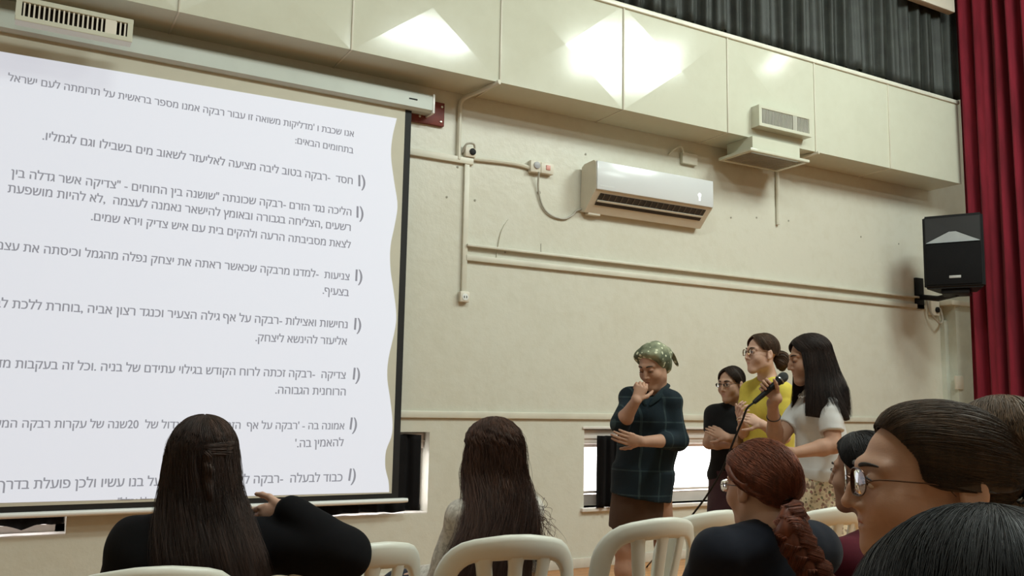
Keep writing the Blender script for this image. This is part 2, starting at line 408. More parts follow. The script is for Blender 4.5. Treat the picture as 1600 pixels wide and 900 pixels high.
# the projected slide: bright, with a wavy right edge
SLY = YS-0.0055
edge_px = [(620, 185), (613, 215), (611, 245), (616, 285), (621, 320), (617, 350), (610, 385), (610, 420), (615, 455), (619, 490), (617, 515), (607, 560), (605, 590), (609, 620), (613, 655), (612, 680), (603, 705), (602, 730), (607, 752), (608, 769)]
edge = smooth_path([onY(a, b2, SLY) for a, b2 in edge_px], 70)
outl = [(p[0], p[2]) for p in edge]
pl = [onY(0, 785.5, SLY), onY(0, 77, SLY)]
zlb = pl[0][2]+(pl[0][2]-outl[-1][1])*0.35; zlt = 3.235
outl = outl+[(SX0+0.12, zlb), (SX0+0.12, zlt-0.03)]
sl = MB(); n = len(outl)
sl.add([(x, SLY, z) for x, z in outl]+[(x, SLY+0.002, z) for x, z in outl], [tuple(range(n)), tuple(range(n, 2*n))[::-1]]+[(i, (i+1) % n, n+(i+1) % n, n+i) for i in range(n)])
M_SLIDE = emis('projected_white_slide', (0.77, 0.80, 0.89), 0.70, base=(0.3, 0.3, 0.3))
slide = sl.build('projected_slide', M_SLIDE, scr, False)
M_TXT = emis('projected_grey_text', (0.42, 0.42, 0.46), 0.56, base=(0.1, 0.1, 0.1))
def heb(s):   # lay the right-to-left text out in visual order; numbers and Latin keep their order
    out = s[::-1]
    out = out.replace('02', '20')
    tr = {'(': ')', ')': '('}
    return ''.join(tr.get(c, c) for c in out)
LINES = [   # text, right end pixel, left end pixel (baseline), cap height in metres, parent weight
    ('אנו שכבת ו \'מדליקות משואה זו עבור רבקה אמנו מספר בראשית על תרומתה לעם ישראל', (553, 214), (12, 126)),
    ('בתחומים הבאים:', (552, 240), (461, 224)),
    ('חסד  -רבקה בטוב ליבה מציעה לאליעזר לשאוב מים בשבילו וגם לגמליו.', (551, 288), (66, 218)),
    ('הליכה נגד הזרם -רבקה שכונתה "שושנה בין החוחים - "צדיקה אשר גדלה בין', (549, 337), (17, 276)),
    ('רשעים ,הצליחה בגבורה ובאומץ להישאר נאמנה לעצמה  ,לא להיות מושפעת  וא', (548, 361), (-18, 297)),
    ('לצאת מסביבתה הרעה ולהקים בית עם איש צדיק וירא שמים.', (548, 388), (142, 344)),
    ('צניעות  -למדנו מרבקה שכאשר ראתה את יצחק נפלה מהגמל וכיסתה את עצמה', (546, 438), (-20, 388)),
    ('בצעיף.', (545, 463), (504, 459)),
    ('נחישות ואצילות -רבקה על אף גילה הצעיר וכנגד רצון אביה ,בוחרת ללכת לבד', (543, 513), (-22, 479)),
    ('אליעזר להינשא ליצחק.', (542, 539), (399, 533)),
    ('צדיקה  -רבקה זכתה לרוח הקודש בגילוי עתידם של בניה .וכל זה בעקבות מד', (540, 592), (-8, 574)),
    ('הרוחנית הגבוהה.', (540, 618), (430, 615)),
    ('אמונה בה - \'רבקה על אף  הזמן הארוך והגדול של  20שנה של עקרות רבקה המש', (538, 671), (-12, 668)),
    ('להאמין בה.\'', (537, 697), (461, 699)),
    ('כבוד לבעלה  -רבקה לא אומרת ליצחק על בנו עשיו ולכן פועלת בדרך', (535, 752), (-4, 765)),
]
BUL = [(571, 292), (568, 341), (566, 440), (564, 516), (562, 594), (557, 672), (555, 752)]
def text_mesh(s, name, bold=0.018):
    """filled glyph outlines of a line of text, each closed contour filled with the holes it encloses"""
    cu = bpy.data.curves.new(name, 'FONT'); cu.body = s; cu.size = 1.0
    ob = bpy.data.objects.new(name, cu); C.objects.link(ob)
    bpy.context.view_layer.update()
    dg = bpy.context.evaluated_depsgraph_get()
    c2 = ob.evaluated_get(dg).to_curve(dg)
    cont = []
    for spl in c2.splines:
        bp = spl.bezier_points; n = len(bp); pts = []
        if n == 0:
            pts = [(p.co[0], p.co[1]) for p in spl.points]
        for i in range(n):
            p0, p1 = bp[i], bp[(i+1) % n]; a, b, c, d = [np.array(q[:2]) for q in (p0.co, p0.handle_right, p1.handle_left, p1.co)]
            st = 1 if np.linalg.norm(np.cross(np.append(b-a, 0), np.append(d-a, 0)))+np.linalg.norm(np.cross(np.append(c-a, 0), np.append(d-a, 0))) < 1e-6 else 4
            for k in range(st):
                t = k/st; pts.append(tuple((1-t)**3*a+3*(1-t)**2*t*b+3*(1-t)*t*t*c+t**3*d))
        if len(pts) > 2: cont.append(np.array(pts))
    ob.to_curve_clear(); bpy.data.objects.remove(ob); bpy.data.curves.remove(cu)
    area_ = lambda p: 0.5*np.sum(p[:, 0]*np.roll(p[:, 1], -1)-np.roll(p[:, 0], -1)*p[:, 1])
    ars = [area_(p) for p in cont]; big = max(range(len(cont)), key=lambda i: abs(ars[i])); sg = math.copysign(1, ars[big])
    def inside(q, p):
        x, y = q; c = False; n = len(p); j = n-1
        for i in range(n):
            if (p[i, 1] > y) != (p[j, 1] > y) and x < (p[j, 0]-p[i, 0])*(y-p[i, 1])/(p[j, 1]-p[i, 1])+p[i, 0]: c = not c
            j = i
        return c
    V = []; Fc = []
    from mathutils.geometry import tessellate_polygon
    def within(i, k): return k != i and ars[i]*ars[k] < 0 and abs(ars[k]) > abs(ars[i]) and cont[i][:, 0].min() >= cont[k][:, 0].min() and cont[i][:, 0].max() <= cont[k][:, 0].max() and all(inside(q, cont[k]) for q in cont[i][::2])
    host = [next((k for k in range(len(cont)) if within(i, k)), None) for i in range(len(cont))]
    for i, p in enumerate(cont):
        if host[i] is not None: continue
        holes = [cont[k] for k in range(len(cont)) if host[k] == i]
        polys = [[Vector((x, y, 0)) for x, y in q] for q in [p]+holes]; flat = np.concatenate([p]+holes)
        tri = tessellate_polygon(polys)
        for dx in (-bold, 0, bold):
            b0 = len(V); V += [(x+dx, y, 0) for x, y in flat]; Fc += [tuple(b0+k for k in t) for t in tri]
    return np.array(V), Fc
TY = SLY-0.0015
def put_line(s, a, b2, clip=None, hscale=None):
    co, fc = text_mesh(heb(s), 'line')
    R_, L_ = onY(*a, TY), onY(*b2, TY)
    lo, hi = co[:, 0].min(), co[:, 0].max()
    d = (R_-L_); L = np.linalg.norm(d); d /= L
    up = np.array([-d[2], 0, d[0]])
    sx = L/(hi-lo); sy = hscale or sx*1.12
    W = L_[None, :]+(co[:, :1]-lo)*sx*d[None, :]+co[:, 1:2]*sy*up[None, :]
    W[:, 1] = TY
    o = mesh_obj('text_line', W, fc, M_TXT, slide, False)
    if clip is not None:
        bm = bmesh.new(); bm.from_mesh(o.data); org = origin_of(o)
        bmesh.ops.bisect_plane(bm, geom=bm.verts[:]+bm.edges[:]+bm.faces[:], plane_co=Vector((0, 0, clip-org[2])), plane_no=Vector((0, 0, -1)), clear_outer=True)
        bm.to_mesh(o.data); bm.free()
    return sy
hs = []
for s, a, b2 in LINES:
    hs.append(put_line(s, a, b2, None, None if len(s) > 30 else None))
for a in BUL:
    put_line('(I', a, (a[0]-11, a[1]-1), None, 0.118)
put_line('שתכבד אותו בכל מצב ולא תפגע בכבודו של יצחק בעלה כלל וכלל".', (534, 783), (180, 789), 0.642)
# the clipped last line stays above the slide's lower edge

# ---------------------------------------------------------------- maroon board
e = empty('maroon_board', (2.6, D-0.02, 3.29), 'small maroon board screwed to the wall behind the screen case end', 'board')
MB().box(2.40, 2.70, D-0.03, D, 3.29, 3.47, 0.004).build('board', M_REDW, e)
for (x, z) in ((2.677, 3.437), (2.672, 3.322), (2.50, 3.335)):
    MB().disc((x, D-0.03, z), (0, -1, 0), 0.009, 0.005).build('screw', M_SCREW, e)

# ---------------------------------------------------------------- trunking, boxes and cable right of the screen
o = MB().box(2.39, 2.955, D-0.03, D, 3.035, 3.085, 0.004).build('wall_trunking', M_TRIM); tag(o, 'short cream trunking between the screen edge and the round junction box', 'trunking', 'cream cable trunking')
o = MB().box(2.884, 2.926, D-0.025, D, 2.06, 3.035, 0.004).build('wall_trunking', M_TRIM); tag(o, 'vertical cream trunking dropping to the wall socket right of the screen', 'trunking', 'cream cable trunking')
tp = smooth_path([(2.955, D-0.016, 3.085), (3.2, D-0.016, 3.098), (3.36, D-0.016, 3.10), (3.48, D-0.016, 3.085)], 16)
o = MB().tube(tp, 0.017, 8).build('wall_trunking', M_TRIM); tag(o, 'thin cream conduit between the junction box and the white socket box', 'conduit', 'cream cable trunking')
e = empty('junction_box', (2.925, D-0.03, 3.09), 'small round-topped junction box above the end of the short trunking', 'junction box')
MB().box(2.875, 2.965, D-0.045, D, 3.088, 3.165, 0.012).build('housing', M_OFFW, e)
MB().disc((2.935, D-0.045, 3.13), (0, -1, 0), 0.026, 0.01).build('socket_hole', M_BLACK, e)
MB().tube(smooth_path([(2.86, D-0.02, 3.12), (2.88, D-0.05, 3.18), (2.94, D-0.05, 3.19), (2.96, D-0.03, 3.15)], 14), 0.008).build('cable_loop', M_GREY, e)
e = empty('wall_socket', (2.90, D-0.03, 1.98), 'white wall socket at the foot of the vertical trunking', 'socket')
MB().box(2.865, 2.945, D-0.045, D, 1.985, 2.065, 0.01).build('housing', M_OFFW, e)
MB().disc((2.905, D-0.045, 2.022), (0, -1, 0), 0.026, 0.004).build('socket_plate', M_WHITE, e)
MB().box(2.893, 2.898, D-0.0515, D-0.048, 2.014, 2.03).box(2.912, 2.917, D-0.0515, D-0.048, 2.014, 2.03).build('pin_slot', M_BLACK, e)
e = empty('isolator_switch', (3.55, D-0.03, 3.05), 'white double isolator switch box with a red light left of the air conditioner', 'switch')
MB().box(3.445, 3.54, D-0.05, D, 3.052, 3.15, 0.01).box(3.54, 3.66, D-0.05, D, 3.055, 3.145, 0.01).build('housing', M_OFFW, e)
MB().disc((3.50, D-0.05, 3.11), (0, -1, 0), 0.028, 0.012).build('plug', mat('grey_plug', (0.4, 0.4, 0.42), 0.4), e)
MB().box(3.585, 3.625, D-0.056, D-0.049, 3.085, 3.125, 0.004).build('rocker_switch', mat('red_rocker', srgb(214, 150, 140), 0.4), e)
cb = smooth_path([(3.52, D-0.05, 3.06), (3.535, D-0.02, 2.93), (3.58, D-0.015, 2.80), (3.66, D-0.015, 2.735), (3.78, D-0.015, 2.72), (3.86, D-0.015, 2.76), (3.90, D-0.015, 2.80), (3.97, D-0.03, 2.83)], 40)
o = MB().tube(cb, 0.008, 6).build('power_cable', M_GREY); tag(o, 'thin cable looping from the switch box to the air conditioner', 'cable')
# scuffs in the paint where something was torn off
o = MB().tube(smooth_path([(3.28, D-0.002, 2.66), (3.22, D-0.004, 2.56), (3.19, D-0.004, 2.42), (3.175, D-0.002, 2.30)], 12), [0.004, 0.006, 0.008, 0.009, 0.01, 0.011, 0.011, 0.01, 0.009, 0.008, 0.005, 0.003], 6, flat=0.5).build('trim_4', M_TRIM); o['kind'] = 'structure'
for i, (x, y2) in enumerate([(842, 301), (806, 393), (789, 394), (742, 313), (698, 308), (1142, 340), (1182, 340), (1232, 345), (1345, 370), (1404, 381), (915, 241), (715, 261)]):
    q = onY(x, y2, D)
    o = MB().disc((q[0], D-0.0005, q[2]), (0, -1, 0), 0.009 if i else 0.016, 0.004, 8).build('wall_scuff', mat('grey_filler', (0.34, 0.33, 0.27), 0.8)); o['kind'] = 'structure'
o = MB().box(3.575, 3.583, D-0.003, D, 2.42, 2.50).build('wall_scuff', M_GREY); o['kind'] = 'structure'
e = empty('cable_box', (4.95, D-0.03, 3.36), 'small cream cable box on the wall under the duct near the outlet', 'junction box')
MB().box(4.99, 5.16, D-0.04, D, 3.36, 3.46, 0.008).build('housing', M_TRIM, e)
MB().tube(smooth_path([(4.86, D-0.01, 3.42), (4.9, D-0.04, 3.47), (4.97, D-0.05, 3.50), (5.0, D-0.04, 3.44)], 14), 0.008).build('cable_loop', M_TRIM, e)

# ---------------------------------------------------------------- split air conditioner
ac = empty('air_conditioner', (4.56, D-0.11, 2.79), 'white wall-mounted split air conditioner between the screen and the duct outlet', 'air conditioner')
X0, X1 = 3.945, 5.165
prof = [(D, 2.80), (D-0.02, 3.165), (D-0.06, 3.185), (D-0.19, 3.19), (D-0.212, 3.175), (D-0.222, 3.14), (D-0.222, 2.955), (D-0.21, 2.935), (D-0.17, 2.90), (D-0.12, 2.85), (D-0.06, 2.79)]
M_ACW = mat('white_glossy_ac_plastic', (0.68, 0.71, 0.73), 0.22, var=0.01, coat=0.2)
M_ACS = mat('beige_ac_side', (0.66, 0.62, 0.52), 0.4, var=0.03)
MB().prism(prof, 0, X0, X1).build('body', M_ACS, ac, True)
MB().box(X0+0.004, X1-0.004, D-0.236, D-0.21, 2.945, 3.178, 0.008).build('front_panel', M_ACW, ac)
def onslope(t_, off):   # along the sloping underside, t 0..1 front to back
    a = np.array([D-0.205, 2.93]); b_ = np.array([D-0.115, 2.845]); p = a+(b_-a)*t_
    nrm = np.array([-(b_-a)[1], (b_-a)[0]]); nrm = nrm/np.linalg.norm(nrm)
    return p-nrm*off if nrm[1] > 0 else p+nrm*off
def slope_slab(t0, t1, o0, o1, xa, xb):
    pts = [onslope(t0, o0), onslope(t1, o0), onslope(t1, o1), onslope(t0, o1)]
    return MB().prism([tuple(p) for p in pts], 0, xa, xb)
slope_slab(0.05, 0.98, 0.001, 0.004, X0+0.06, X1-0.06).build('air_outlet', M_GRILLE, ac, False)
slope_slab(0.55, 0.68, 0.006, 0.012, X0+0.06, X1-0.06).build('louvre_flap', M_ACS, ac, False)
fb = MB()
for k in range(18):
    xx = X0+0.1+(X1-X0-0.2)*k/17
    p0, p1 = onslope(0.08, 0.0045), onslope(0.5, 0.0045); q0, q1 = onslope(0.08, 0.009), onslope(0.5, 0.009)
    fb.prism([tuple(p0), tuple(p1), tuple(q1), tuple(q0)], 0, xx-0.004, xx+0.004)
fb.build('vane_row', mat('dark_vane', (0.10, 0.08, 0.06), 0.5), ac, False)
MB().tube([(X1-0.16, D-0.2365, 3.035), (X1-0.16, D-0.2375, 3.035)], [0.018, 0.016], 12).box(X1-0.168, X1-0.152, D-0.2378, D-0.2362, 2.985, 3.02).build('display_lamp', emis('ac_display_glow', (0.95, 1.0, 1.0), 1.0), ac)
MB().box(X0+0.03, X0+0.17, D-0.2366, D-0.235, 2.972, 2.982).build('badge', mat('pale_badge', (0.6, 0.62, 0.62), 0.4), ac)
MB().box(X0+0.04, X0+0.16, D-0.06, D-0.01, 2.775, 2.80, 0.005).build('pipe_cover', M_ACS, ac)

# ---------------------------------------------------------------- loudspeaker
sp = empty('loudspeaker', (7.75, 5.35, 2.36), 'black wall-mounted loudspeaker with a horn beside the red curtain', 'loudspeaker')
c0 = (P(1449, 331, 8.62)+P(1540, 334, 8.30)+P(1531, 453, 8.18)+P(1440, 450, 8.50))/4
rt = P(1540, 334, 8.35)-P(1449, 331, 8.62); rt[2] = 0; rt /= np.linalg.norm(rt)
upv = P(1444, 331, 8.60)-P(1441, 450, 8.50); upv -= rt*np.dot(upv, rt); upv /= np.linalg.norm(upv)
nr = np.cross(rt, upv)        # faces the hall
if np.dot(nr, -c0) < 0: nr = -nr
SPM = Matrix(((rt[0], nr[0], upv[0], c0[0]), (rt[1], nr[1], upv[1], c0[1]), (rt[2], nr[2], upv[2], c0[2]), (0, 0, 0, 1)))
hw, hh = 0.265, 0.355
def loc(p): return np.array(SPM @ Vector(p))
def tmb(pts_f):
    mb, = pts_f; return mb
b = MB()
fr_, bk_ = 0.0, -0.34
cw = 0.175
V = [(-hw, fr_, -hh), (hw, fr_, -hh), (hw, fr_, hh), (-hw, fr_, hh), (-cw, bk_, -hh), (cw, bk_, -hh), (cw, bk_, hh), (-cw, bk_, hh)]
bm = bmesh.new(); vs = [bm.verts.new(p) for p in V]
for q in [(0, 1, 2, 3), (4, 7, 6, 5), (0, 4, 5, 1), (3, 2, 6, 7), (0, 3, 7, 4), (1, 5, 6, 2)]: bm.faces.new([vs[k] for k in q])
bmesh.ops.recalc_face_normals(bm, faces=bm.faces); bmesh.ops.bevel(bm, geom=bm.edges[:], offset=0.02, segments=3, affect='EDGES')
b._take(bm, SPM); b.build('cabinet', M_BLACK, sp)
# horn recess in the upper third (raised frame with sloping walls) and its lower wall in grey, a painted reflection
hn = MB(); zt, zb2, zc = hh-0.03, 0.085, 0.195
o4 = [(-hw+0.03, 0.004, zt), (hw-0.03, 0.004, zt), (hw-0.03, 0.004, zb2), (-hw+0.03, 0.004, zb2)]
i4 = [(-0.04, -0.0+0.002, zc+0.03), (0.04, 0.002, zc+0.03), (0.04, 0.002, zc-0.005), (-0.04, 0.002, zc-0.005)]
hn.add([loc(p) for p in o4+i4], [(0, 1, 5, 4), (1, 2, 6, 5), (3, 0, 4, 7), (4, 5, 6, 7)])
hn.build('horn', mat('horn_black', (0.006, 0.006, 0.007), 0.5), sp, False)
MB().add([loc(p) for p in [(-hw+0.035, 0.0075, zb2), (hw-0.035, 0.0075, zb2), (0.03, 0.0045, zc-0.01), (-0.03, 0.0045, zc-0.01), (-hw+0.035, 0.02, zb2-0.006), (hw-0.035, 0.02, zb2-0.006)]], [(0, 1, 2, 3), (0, 4, 5, 1)]).build('horn_lip', mat('horn_painted_reflection', (0.30, 0.32, 0.33), 0.4), sp, False)
b = MB(); b.box(-hw+0.03, hw-0.03, 0.001, 0.014, -hh+0.03, zb2-0.012, 0.008, M=SPM)
b.build('woofer_grille', mat('black_speaker_mesh', (0.007, 0.007, 0.008), 0.8, bstr=0.6, bscale=300, spec=0.15), sp)
b = MB(); b.box(-0.04, 0.06, 0.014, 0.017, -0.265, -0.24, 0.003, M=SPM); b.build('badge', mat('silver_badge', (0.40, 0.40, 0.40), 0.35), sp)
br = empty('speaker_bracket', (8.2, D-0.1, 2.3), 'black steel wall bracket carrying the loudspeaker', 'bracket')
MB().box(8.10, 8.22, D-0.03, D, 2.30, 2.62, 0.004).build('wall_plate', M_BLACK, br)
a0 = np.array([8.16, D-0.03, 2.42]); a1 = loc((0, -0.2, -hh-0.03))
MB().tube([a0, (a0+a1)/2+np.array([0, 0, -0.03]), a1], 0.028, 8).build('arm', M_BLACK, br)
b = MB(); b.box(-0.12, 0.12, -0.28, -0.06, -hh-0.045, -hh-0.002, 0.006, M=SPM); b.build('cradle', M_BLACK, br)
cb = empty('cable_outlet', (8.38, D-0.03, 2.2), 'cream cable outlet with looped wire below the loudspeaker', 'socket')
MB().box(8.30, 8.44, D-0.05, D, 2.24, 2.42, 0.01).build('housing', M_OFFW, cb)
MB().disc((8.39, D-0.05, 2.30), (0, -1, 0), 0.03, 0.02).build('socket_hole', M_BLACK, cb)
MB().tube(smooth_path([(8.28, D-0.02, 2.40), (8.25, D-0.07, 2.27), (8.36, D-0.09, 2.16), (8.46, D-0.06, 2.2), (8.44, D-0.05, 2.31), (8.39, D-0.06, 2.31)], 24), 0.011).build('cable_loop', M_GREY, cb)
MB().box(8.50, 8.62, D-0.16, D-0.135, 1.48, 1.62, 0.006).build('trim_5', M_OFFW)['kind'] = 'structure'
# ================================================================ figures: smooth implicit bodies turned into one continuous mesh each
def A(*v): return np.array(v, float)
def unit(v): v = np.asarray(v, float); return v/(np.linalg.norm(v)+1e-12)
class Frame:
    """a local frame: x to the figure's right, y forward, z up"""
    def __init__(s, o, fwd, up=(0, 0, 1), sc=(1, 1, 1)):
        s.o = np.asarray(o, float); f = unit(fwd); u = np.asarray(up, float); u = unit(u-f*np.dot(u, f)); r = np.cross(f, u)
        s.R = np.stack([r, f, u], 1); s.sc = np.asarray(sc, float)*np.ones(3)
    def p(s, x, y, z): return s.o+s.R @ (np.array([x, y, z])*s.sc)
    def pts(s, a): return s.o+(np.asarray(a, float)*s.sc) @ s.R.T
    def d(s, x, y, z): return s.R @ np.array([x, y, z], float)

class SDF:
    def __init__(s): s.pr = []; s.fine = []
    def _add(s, fn, lo, hi, k, op, tag_): s.pr.append((fn, np.asarray(lo), np.asarray(hi), k, op, tag_))
    def cap(s, a, b, ra, rb=None, k=0.02, op='u', tag_=None):
        a = np.asarray(a, float); b = np.asarray(b, float); rb = ra if rb is None else rb; ab = b-a; L2 = np.dot(ab, ab)+1e-12
        def fn(X, Y, Z):
            t = np.clip(((X-a[0])*ab[0]+(Y-a[1])*ab[1]+(Z-a[2])*ab[2])/L2, 0, 1)
            return np.sqrt((X-a[0]-t*ab[0])**2+(Y-a[1]-t*ab[1])**2+(Z-a[2]-t*ab[2])**2)-(ra+(rb-ra)*t)
        R = max(ra, rb); s._add(fn, np.minimum(a, b)-R, np.maximum(a, b)+R, k, op, tag_); return s
    def chain(s, pts, rs, k=0.02, op='u', tag_=None):
        for i in range(len(pts)-1): s.cap(pts[i], pts[i+1], rs[i], rs[i+1], k, op, tag_)
        return s
    def ell(s, c, r, R=None, k=0.02, op='u', tag_=None):
        c = np.asarray(c, float); r = np.asarray(r, float)*np.ones(3); R = np.eye(3) if R is None else R
        def fn(X, Y, Z):
            dx, dy, dz = X-c[0], Y-c[1], Z-c[2]
            q = [(dx*R[0, i]+dy*R[1, i]+dz*R[2, i]) for i in range(3)]
            k0 = np.sqrt((q[0]/r[0])**2+(q[1]/r[1])**2+(q[2]/r[2])**2); k1 = np.sqrt((q[0]/r[0]**2)**2+(q[1]/r[1]**2)**2+(q[2]/r[2]**2)**2)
            return k0*(k0-1)/np.maximum(k1, 1e-6)
        ext = np.abs(R) @ r; s._add(fn, c-ext, c+ext, k, op, tag_); return s
    def ecap(s, a, b, ra, rb, xdir, k=0.02, op='u', flat=0.0, tag_=None):
        """capsule of elliptical section; ra, rb = (half width along xdir, half depth)"""
        a = np.asarray(a, float); b = np.asarray(b, float); L = np.linalg.norm(b-a); z = (b-a)/L
        x = unit(np.asarray(xdir, float)-z*np.dot(xdir, z)); y = np.cross(z, x)
        def fn(X, Y, Z):
            dx, dy, dz = X-a[0], Y-a[1], Z-a[2]
            w = dx*z[0]+dy*z[1]+dz*z[2]; u = dx*x[0]+dy*x[1]+dz*x[2]; v = dx*y[0]+dy*y[1]+dz*y[2]
            t = np.clip(w/L, 0, 1); rx = ra[0]+(rb[0]-ra[0])*t; ry = ra[1]+(rb[1]-ra[1])*t; e = w-t*L
            if flat:
                d1 = (np.sqrt((u/rx)**2+(v/ry)**2)-1)*np.minimum(rx, ry); d2 = np.abs(w-L/2)-L/2
                m_ = np.maximum(d1, d2); return m_
            rz = np.minimum(rx, ry); return (np.sqrt((u/rx)**2+(v/ry)**2+(e/rz)**2)-1)*rz
        R = max(*ra, *rb); s._add(fn, np.minimum(a, b)-R, np.maximum(a, b)+R, k, op, tag_); return s
    def half(s, c, n, lo, hi, k=0.005):
        """cut away everything on the +n side of the plane inside the box lo..hi"""
        c = np.asarray(c, float); n = unit(n)
        s._add(lambda X, Y, Z: -((X-c[0])*n[0]+(Y-c[1])*n[1]+(Z-c[2])*n[2]), lo, hi, k, 's', None); return s
    def mesh(s, h, fine=None, disp=None):
        lo = np.min([p[1] for p in s.pr if p[4] == 'u'], 0)-2*h-0.012; hi = np.max([p[2] for p in s.pr if p[4] == 'u'], 0)+2*h+0.012
        axes = []
        for d in range(3):
            iv = [(f[0][d], f[1][d], f[2]) for f in (fine or [])+s.fine]
            x = lo[d]; ax = [x]
            while x < hi[d]:
                st = min([h]+[q[2] for q in iv if q[0] <= x+1e-9 < q[1]])
                nxt = [q[0] for q in iv if x < q[0] < x+st]
                x = min([x+st]+nxt) if not nxt or min(nxt)-x > 0.3*st else x+st
                ax.append(x)
            axes.append(np.array(ax))
        ax, ay, az = axes
        Fv = np.full((len(ax), len(ay), len(az)), 0.2, np.float32)
        for fn, l, u, k, op, tg in s.pr:
            mg = k+2.5*h+0.012
            sl = []
            for d, a_ in enumerate(axes):
                i0 = max(np.searchsorted(a_, l[d]-mg)-1, 0); i1 = min(np.searchsorted(a_, u[d]+mg)+1, len(a_)); sl.append(slice(i0, i1))
            X, Y, Z = ax[sl[0]][:, None, None].astype(np.float32), ay[sl[1]][None, :, None].astype(np.float32), az[sl[2]][None, None, :].astype(np.float32)
            if X.size == 0 or Y.size == 0 or Z.size == 0: continue
            dnew = fn(X, Y, Z).astype(np.float32); cur = Fv[tuple(sl)]
            if op == 's':
                if k > 0:
                    hh_ = np.clip(0.5-0.5*(cur+dnew)/k, 0, 1); Fv[tuple(sl)] = cur*(1-hh_)-dnew*hh_+k*hh_*(1-hh_)
                else: Fv[tuple(sl)] = np.maximum(cur, -dnew)
            else:
                if k > 0:
                    hh_ = np.clip(0.5+0.5*(dnew-cur)/k, 0, 1); Fv[tuple(sl)] = dnew*(1-hh_)+cur*hh_-k*hh_*(1-hh_)
                else: Fv[tuple(sl)] = np.minimum(cur, dnew)
        if disp is not None:
            Fv += disp(ax[:, None, None], ay[None, :, None], az[None, None, :]).astype(np.float32)
        return surface_nets(Fv, ax, ay, az)

def surface_nets(Fv, ax, ay, az):
    ins = Fv < 0
    nx, ny, nz = Fv.shape
    c = np.zeros((nx-1, ny-1, nz-1), np.uint8)
    for i in (0, 1):
        for j in (0, 1):
            for k in (0, 1): c += ins[i:nx-1+i, j:ny-1+j, k:nz-1+k]
    act = (c > 0) & (c < 8)
    I, J, K = np.nonzero(act)
    vid = np.full(c.shape, -1, np.int64); vid[I, J, K] = np.arange(len(I))
    acc = np.zeros((len(I), 3)); cnt = np.zeros(len(I))
    cor = [(0, 0, 0), (1, 0, 0), (0, 1, 0), (1, 1, 0), (0, 0, 1), (1, 0, 1), (0, 1, 1), (1, 1, 1)]
    val = [Fv[I+a, J+b, K+d] for a, b, d in cor]
    pos = [np.stack([ax[I+a], ay[J+b], az[K+d]], 1) for a, b, d in cor]
    for p, q in [(0, 1), (2, 3), (4, 5), (6, 7), (0, 2), (1, 3), (4, 6), (5, 7), (0, 4), (1, 5), (2, 6), (3, 7)]:
        m_ = (val[p] < 0) != (val[q] < 0)
        t = np.where(m_, val[p]/(val[p]-val[q]+1e-20), 0)[:, None]
        acc += np.where(m_[:, None], pos[p]+t*(pos[q]-pos[p]), 0); cnt += m_
    V = acc/np.maximum(cnt, 1)[:, None]
    Q = []
    for axis in range(3):
        a = ins; sl0 = [slice(None)]*3; sl1 = [slice(None)]*3; sl0[axis] = slice(0, -1); sl1[axis] = slice(1, None)
        d = a[tuple(sl0)] != a[tuple(sl1)]
        E = np.argwhere(d)
        o1, o2 = [(1, 2), (2, 0), (0, 1)][axis]
        ok = (E[:, o1] > 0) & (E[:, o2] > 0) & (E[:, o1] < c.shape[o1]) & (E[:, o2] < c.shape[o2])
        E = E[ok]
        def at(d1, d2):
            e = E.copy(); e[:, o1] -= d1; e[:, o2] -= d2; return vid[e[:, 0], e[:, 1], e[:, 2]]
        q = np.stack([at(1, 1), at(0, 1), at(0, 0), at(1, 0)], 1)
        s_in = a[E[:, 0], E[:, 1], E[:, 2]]
        q = np.where(s_in[:, None], q, q[:, ::-1]); Q.append(q[(q >= 0).all(1)])
    return V, np.concatenate(Q)

def relax(V, Fq, n=1, w=0.5):
    for _ in range(n):
        s = np.zeros_like(V); c = np.zeros(len(V))
        for a in range(4):
            b = (a+1) % 4
            np.add.at(s, Fq[:, a], V[Fq[:, b]]); np.add.at(c, Fq[:, a], 1)
            np.add.at(s, Fq[:, b], V[Fq[:, a]]); np.add.at(c, Fq[:, b], 1)
        V = V*(1-w)+w*s/np.maximum(c, 1)[:, None]
    return V

def tag_faces(S, V, Fq, tags, thr):
    """material index per face: faces close to the tagged pieces get that index"""
    cen = V[Fq].mean(1); mi = np.zeros(len(Fq), np.int32)
    for name, idx in tags.items():
        for fn, l, u, k, op, tg in S.pr:
            if tg == name:
                near = ((cen > l-thr) & (cen < u+thr)).all(1)
                if near.any():
                    q = cen[near]; dd = fn(q[:, 0], q[:, 1], q[:, 2]); ii = np.nonzero(near)[0]; mi[ii[dd < thr]] = idx
    return mi

